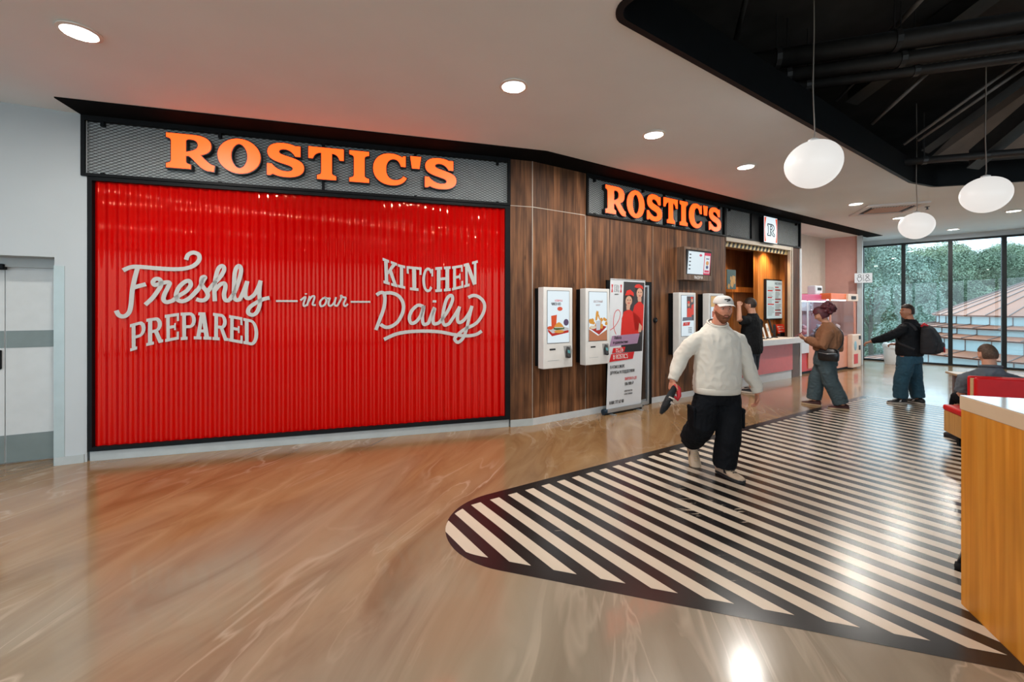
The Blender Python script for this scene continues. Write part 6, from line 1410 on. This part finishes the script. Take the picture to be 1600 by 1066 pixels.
for s, y in ((-1, -.03), (1, .05)): shoe(t, (s*.115, .02+y, 0), R(-s*-10), INK, SOLEW, 0, 1.05)
shell('hair', HAIRD, t, H, lambda d: d.z > 0.02+0.55*max(0, -d.y)+(0.1 if abs(d.x) > .93 else 0) or (d.y > .25 and d.z > -.42), lambda d: .005+.014*max(0, d.z+.1), .004, 2)
# ---------------------------------------------------------------- 3. woman with the phone
t = thing('person', 'woman in a brown top with dark red bun, looking at her phone', 'person', (5.17, 7.02, 0), R(236)); t.scale = (.965,)*3
H = nod((0.0, -.055, 1.575), 26, -6, 0, 1.04); mb = MB(); head_mesh(mb, H)
mb.tube([(0, .03, 1.38), (0, .01, 1.44), (0, -.03, 1.51)], [.075, .056, .052], 18); trunk(mb, [(.85, .16, .12), (1.0, .15, .12), (1.2, .15, .11), (1.30, .14, .10), (1.36, .10, .08), (1.42, .06, .06)])
LS, LE, LW = V((.195, .02, 1.29)), V((.265, -.045, 1.06)), V((.065, -.275, 1.165)); RS, RE, RW = V((-.195, .02, 1.29)), V((-.26, -.06, 1.06)), V((-.055, -.29, 1.15))
for a, b, c_ in ((LS, LE, LW), (RS, RE, RW)): mb.tube([a, b, c_], [.05, .042, .029], 12, True)
hand(mb, LW, (-.55, -.75, .30), (-.4, .3, .9), (-.2, -.2, .9), 40, .95); hand(mb, RW, (.55, -.75, .30), (.4, .3, .9), (.2, -.2, .9), 40, .95)
LEG = ((1, .19), (-1, -.18))
for s, y in LEG: mb.tube([(s*.09, .0, .86), (s*.09, y*.45-.03, .48), (s*.075, y+.03, .10)], [.09, .06, .04], 12, True)
link('body', remesh(mb, .006, 2), SK2, t); face_parts(t, H, HAIRD)
BRN = mat('top_brown', (0.225, 0.095, 0.042), .85, var=.08, bump=.1, bscale=120)
WROWS = [(.965, .225, .195, 0, .03), (.99, .242, .208, 0, .03), (1.10, .245, .205, 0, .035), (1.22, .236, .190, 0, .04), (1.31, .210, .160, 0, .04), (1.375, .155, .120, 0, .035), (1.42, .105, .090, 0, .03), (1.45, .080, .075, 0, .02)]; mb = MB(); trunk(mb, WROWS, .95)
for s, a, b, c_ in ((1, LS, LE, LW), (-1, RS, RE, RW)): mb.tube([(s*.12, .02, 1.30), a+V((s*.005, 0, -.02)), b, b.lerp(c_, .5), b.lerp(c_, .9)], [.090, .096, .088, .076, .052], 16)
clothes('brown_top', BRN, t, mb, .010, .013, 6.0, (7, 7, 4), 3)
JEA = mat('jeans_slate', (0.050, 0.078, 0.090), .85, var=.12, scale=6, bump=.1, bscale=120)
mb = MB(); trunk(mb, [(.72, .19, .165), (.82, .198, .172), (.92, .18, .155), (1.02, .15, .13)], .92)
for s, y in LEG: mb.tube([(s*.085, .0, .80), (s*.098, y*.25-.01, .62), (s*.095, y*.5-.03, .46), (s*.085, y*.8, .26), (s*.075, y+.02, .105)], [.122, .126, .116, .115, .112], 18)
clothes('jeans', JEA, t, mb, .010, .013, 8.0, (8, 8, 6), 2)
MAROON = mat('shoe_maroon', (0.075, 0.020, 0.018), .6, var=.2)
for s, y in LEG: shoe(t, (s*.072, y+.03, 0), R(s*6+(-6 if s < 0 else 4)), MAROON, GUM, 0, .98)
HRED = mat('hair_dark_red', (0.075, 0.010, 0.016), .6, var=.5, scale=25)
shell('hair', HRED, t, H, lambda d: d.z > .28+.30*max(0, -d.y)*(1 if abs(d.x) < .6 else .2) or (d.y > -.12 and d.z > -.48), lambda d: .016+.010*max(0, d.z), .006, 5)
m = MB(); rr = random.Random(8); bc = H @ V((0, .135, .062))
for i in range(110):
    d = V((rr.gauss(0, 1), rr.gauss(0, 1), rr.gauss(0, 1))).normalized(); p = bc+d*.088*rr.uniform(.70, 1.18); m.ball(p, rr.uniform(.018, .034), 10, 7)
bn = link('hair_bun', remesh(m, .008, 1, .004, (40, 40, 40), 3), HRED, t)
hp = t.matrix_basis @ V((.0, -.375, 1.235)); ph = thing('phone', 'mobile phone held up in both hands by the woman in the brown top', 'phone', hp, R(236))
m = MB(Matrix.Rotation(R(-50), 4, 'X')); m.box(-.037, .037, -.005, .005, -.075, .075); m.build('case', mat('phone_case_red', (.25, .03, .05), .4), ph, bevel=.004)
m = MB(Matrix.Rotation(R(-50), 4, 'X')); m.box(-.033, .033, .005, .006, -.07, .07); m.build('screen', glow('phone_screen', (.5, .6, .7), .4), ph)
# shoulder bag
bgp = t.matrix_basis @ V((.262, .03, .82)); bg_ = thing('shoulder_bag', 'small black shoulder bag hanging at the hip of the woman in the brown top', 'bag', bgp, R(236+68))
BAGM = mat('bag_leather', (0.008, 0.008, 0.009), .30, var=.2)
m = MB(); m.rings([oval((0, 0, z), rx, ry, 0, 28, .6) for z, rx, ry in ((0, .125, .040), (.02, .140, .052), (.10, .145, .055), (.165, .135, .050), (.195, .10, .035), (.20, .07, .02))]); m.build('bag_body', BAGM, bg_, smooth=True, auto=50)
m = MB(); m.tube([(-.125, -.048, .13), (0, -.060, .115), (.125, -.048, .13)], .004, 6); m.build('zip', ALU, bg_, smooth=True)
iv = bg_.matrix_basis.inverted() @ t.matrix_basis
pts = [iv @ (round_at(WROWS, z, dg_, .016) if dg_ is not None else V((-.098, .03, 1.425))) for z, dg_ in ((.975, 28), (1.06, 48), (1.15, 64), (1.24, 80), (1.32, 96), (1.385, 125), (1.42, None), (1.375, 222), (1.29, 262), (1.20, 290), (1.10, 315), (1.03, 332), (.975, 342))]
m = MB(); m.tube(smoothline(pts, 5), .011, 8, False, .45); m.build('strap', BAGM, bg_, smooth=True)
# ---------------------------------------------------------------- 4. man with the backpack
t = thing('person', 'man in black jacket and loose blue jeans with one arm stretched out left', 'person', (6.79, 7.27, 0), R(200)); t.scale = (.97,)*3
H = nod((.01, -.03, 1.610), -4, 58, 0, 1.03); mb = MB(); head_mesh(mb, H)
mb.tube([(0, .02, 1.38), (0, .01, 1.46), (.005, -.01, 1.54)], [.085, .066, .060], 18); trunk(mb, [(.85, .16, .12), (1.0, .17, .13), (1.2, .17, .12), (1.36, .17, .10), (1.42, .12, .085), (1.45, .07, .065)])
LS, LE, LW = V((.185, .01, 1.32)), V((.310, -.16, 1.17)), V((.365, -.38, 1.075)); RS, RE, RW = V((-.185, .01, 1.32)), V((-.245, -.05, 1.07)), V((-.14, -.26, 1.02))
for a, b, c_ in ((LS, LE, LW), (RS, RE, RW)): mb.tube([a, b, c_], [.048, .042, .031], 12, True)
hand(mb, LW, (.45, -.80, -.30), (0, -.2, -1), (-.7, -.6, 0), 55, 1.0); hand(mb, RW, (.6, -.8, 0), (.3, .2, -1), (.5, .3, .8), 45)
FT = ((1, V((.150, -.07, .0)), 68), (-1, V((-.145, .03, 0)), -4))
for s, f_, yw in FT: mb.tube([(s*.09, 0, .86), (f_.x*.9, -.03+f_.y*.4, .48), (f_.x, f_.y+.01, .10)], [.10, .065, .042], 12, True)
link('body', remesh(mb, .006, 2), SK3, t); face_parts(t, H, HAIRD)
JKT = mat('jacket_black', (0.010, 0.011, 0.013), .8, spec=0.15, var=.2, bump=.08, bscale=80)
JROWS = [(.845, .192, .165), (.87, .205, .175), (1.0, .208, .175), (1.15, .205, .165), (1.27, .200, .148), (1.34, .185, .130), (1.41, .140, .105, 0, .01), (1.455, .10, .088, 0, .015), (1.485, .082, .076, 0, .015)]; mb = MB(); trunk(mb, JROWS, .95)
for s, a, b, c_ in ((1, LS, LE, LW), (-1, RS, RE, RW)): mb.tube([(s*.12, .005, 1.325), a+V((s*.005, 0, -.015)), b, b.lerp(c_, .5), b.lerp(c_, .95)], [.078, .084, .076, .064, .047], 16)
clothes('jacket', JKT, t, mb, .010, .014, 12.0, (8, 8, 5), 3)
DEN = mat('jeans_blue', (0.020, 0.075, 0.115), .85, var=.15, scale=6, bump=.1, bscale=120)
mb = MB(); trunk(mb, [(.72, .185, .155), (.80, .192, .16), (.92, .175, .148)], .92)
for s, f_, yw in FT: mb.tube([(s*.100, 0, .80), (s*.098+f_.x*.2, -.01, .60), (f_.x*1.0, f_.y*.4-.01, .44), (f_.x, f_.y*.8, .25), (f_.x, f_.y+.02, .10)], [.118, .118, .108, .104, .098], 18)
clothes('jeans', DEN, t, mb, .010, .014, 15.0, (8, 8, 6), 2)
for s, f_, yw in FT: shoe(t, (f_.x, f_.y+.01, 0), R(yw), INK, SOLEW, 0, 1.08, accent=KWHITE)
shell('hair', HAIRD, t, H, lambda d: d.z > .50-.35*max(0, d.y)+.12*max(0, -d.y) or (d.y > .15 and d.z > -.25), lambda d: .008+.022*max(0, d.z-.2), .003, 6)
bpo = t.matrix_basis @ V((-.045, .205, .90)); bk = thing('backpack', 'dark grey backpack with a red tab on the back of the man by the windows', 'backpack', bpo, R(200+10))
BPM = mat('backpack_grey', (0.032, 0.032, 0.035), .8, spec=0.2, var=.15, bump=.1, bscale=60)
m = MB(); m.rings([oval((0, y, z), rx, ry, 0, 28, .6) for z, rx, ry, y in ((0, .13, .075, .04), (.02, .16, .105, .06), (.15, .17, .125, .075), (.30, .155, .105, .06), (.42, .12, .07, .03), (.47, .06, .035, .01))]); link('pack', remesh(m, .010, 3, .008, (12, 12, 9), 1), BPM, bk)
m = MB(); m.rings([oval((0, .17, z), rx, ry, 0, 24, .6) for z, rx, ry in ((.04, .11, .03), (.06, .125, .05), (.17, .12, .05), (.20, .10, .03))]); m.build('front_pocket', BPM, bk, smooth=True, auto=50)
RTAB = mat('tab_red', (.65, .03, .04), .5)
m = MB(); m.tube([(.055, -.03, .46), (.07, .0, .50), (.05, .03, .47)], .020, 10, True); m.build('grab_loop', RTAB, bk, smooth=True); m = MB(); m.tube([(-.02, .222, .05), (.01, .226, .12)], .012, 8, True); m.build('zip_pull', RTAB, bk, smooth=True)
iv = bk.matrix_basis.inverted() @ t.matrix_basis
for s in (-1, 1):
    m = MB(); m.tube(smoothline([iv @ (round_at(JROWS, z, dg_ if s > 0 else 180-dg_, .008) if dg_ is not None else V((s*.125, .01, 1.425))) for z, dg_ in ((1.30, 68), (1.38, 48), (1.42, None), (1.36, -48), (1.26, -52), (1.15, -40), (1.07, -15), (1.02, 20), (.97, 50))], 5), .022, 8, False, .35); m.build('shoulder_strap', BPM, bk, smooth=True)
# ---------------------------------------------------------------- 5. seated man
t = thing('person', 'man in a grey short-sleeved shirt sitting on the red bench, seen from behind', 'person', (5.43, 4.84, 0), R(156.4))
H = nod((0, -.03, 1.105), 8, 6, 3, .98); mb = MB(); head_mesh(mb, H)
mb.tube([(0, .02, .90), (0, .005, .96), (0, -.01, 1.04)], [.075, .062, .058], 18); trunk(mb, [(.47, .16, .12), (.60, .17, .13), (.78, .16, .12), (.86, .14, .10), (.92, .10, .08), (.965, .06, .06)])
LS, LE, LW = V((.185, .0, .835)), V((.215, -.03, .63)), V((.13, -.27, .60)); RS, RE, RW = V((-.195, .0, .835)), V((-.245, -.03, .63)), V((-.15, -.27, .60))
for a, b, c_ in ((LS, LE, LW), (RS, RE, RW)): mb.tube([a, b, c_], [.055, .045, .031], 12, True)
hand(mb, LW, (-.35, -.8, -.1), (0, 0, -1), (-1, 0, 0), 25); hand(mb, RW, (.35, -.8, -.1), (0, 0, -1), (1, 0, 0), 25)
for s in (-1, 1): mb.tube([(s*.08, -.02, .56), (s*.085, -.42, .53), (s*.085, -.46, .10)], [.085, .06, .04], 12, True)
link('body', remesh(mb, .006, 2), SK2, t); face_parts(t, H, HAIRD)
GSH = mat('shirt_grey', (0.095, 0.115, 0.135), .85, var=.15, scale=10, bump=.08, bscale=90)
mb = MB(); trunk(mb, [(.49, .20, .150), (.58, .21, .165), (.70, .205, .160), (.79, .208, .148), (.85, .198, .130), (.905, .150, .106, 0, .01), (.945, .105, .088, 0, .015), (.972, .084, .078, 0, .015)], .95)
for s, a, b in ((1, LS, LE), (-1, RS, RE)): mb.tube([(s*.12, 0, .845), a+V((s*.01, 0, -.01)), a.lerp(b, .85)], [.076, .086, .082], 14)
sh_ = clothes('shirt', GSH, t, mb, .010, .012, 21.0, (8, 8, 6), 3)
m = MB(); P = [V((.086*math.cos(a), .015+.080*math.sin(a), .978+.012*math.sin(a))) for a in [2*math.pi*i/32 for i in range(33)]]; m.tube(P, .014, 8); m.build('collar', GSH, sh_, smooth=True)
mb = MB(); trunk(mb, [(.485, .18, .145), (.55, .185, .15), (.62, .175, .14)], .9)
for s in (-1, 1): mb.tube([(s*.085, -.02, .565), (s*.085, -.25, .56), (s*.085, -.42, .535), (s*.085, -.465, .42), (s*.085, -.46, .12)], [.085, .082, .076, .070, .062], 16)
clothes('trousers', TRB, t, mb, .011, .005, 3.0)
for s in (-1, 1): shoe(t, (s*.085, -.45, 0), R(s*5), INK, SOLEB, 0, 1.05)
HBR = mat('hair_thin_brown', (0.085, 0.048, 0.028), .65, var=.4, scale=60)
shell('hair', HBR, t, H, lambda d: d.z > .30+.35*max(0, -d.y) or (d.y > .36 and d.z > -.42), lambda d: .005+.004*max(0, d.z), .002, 9)
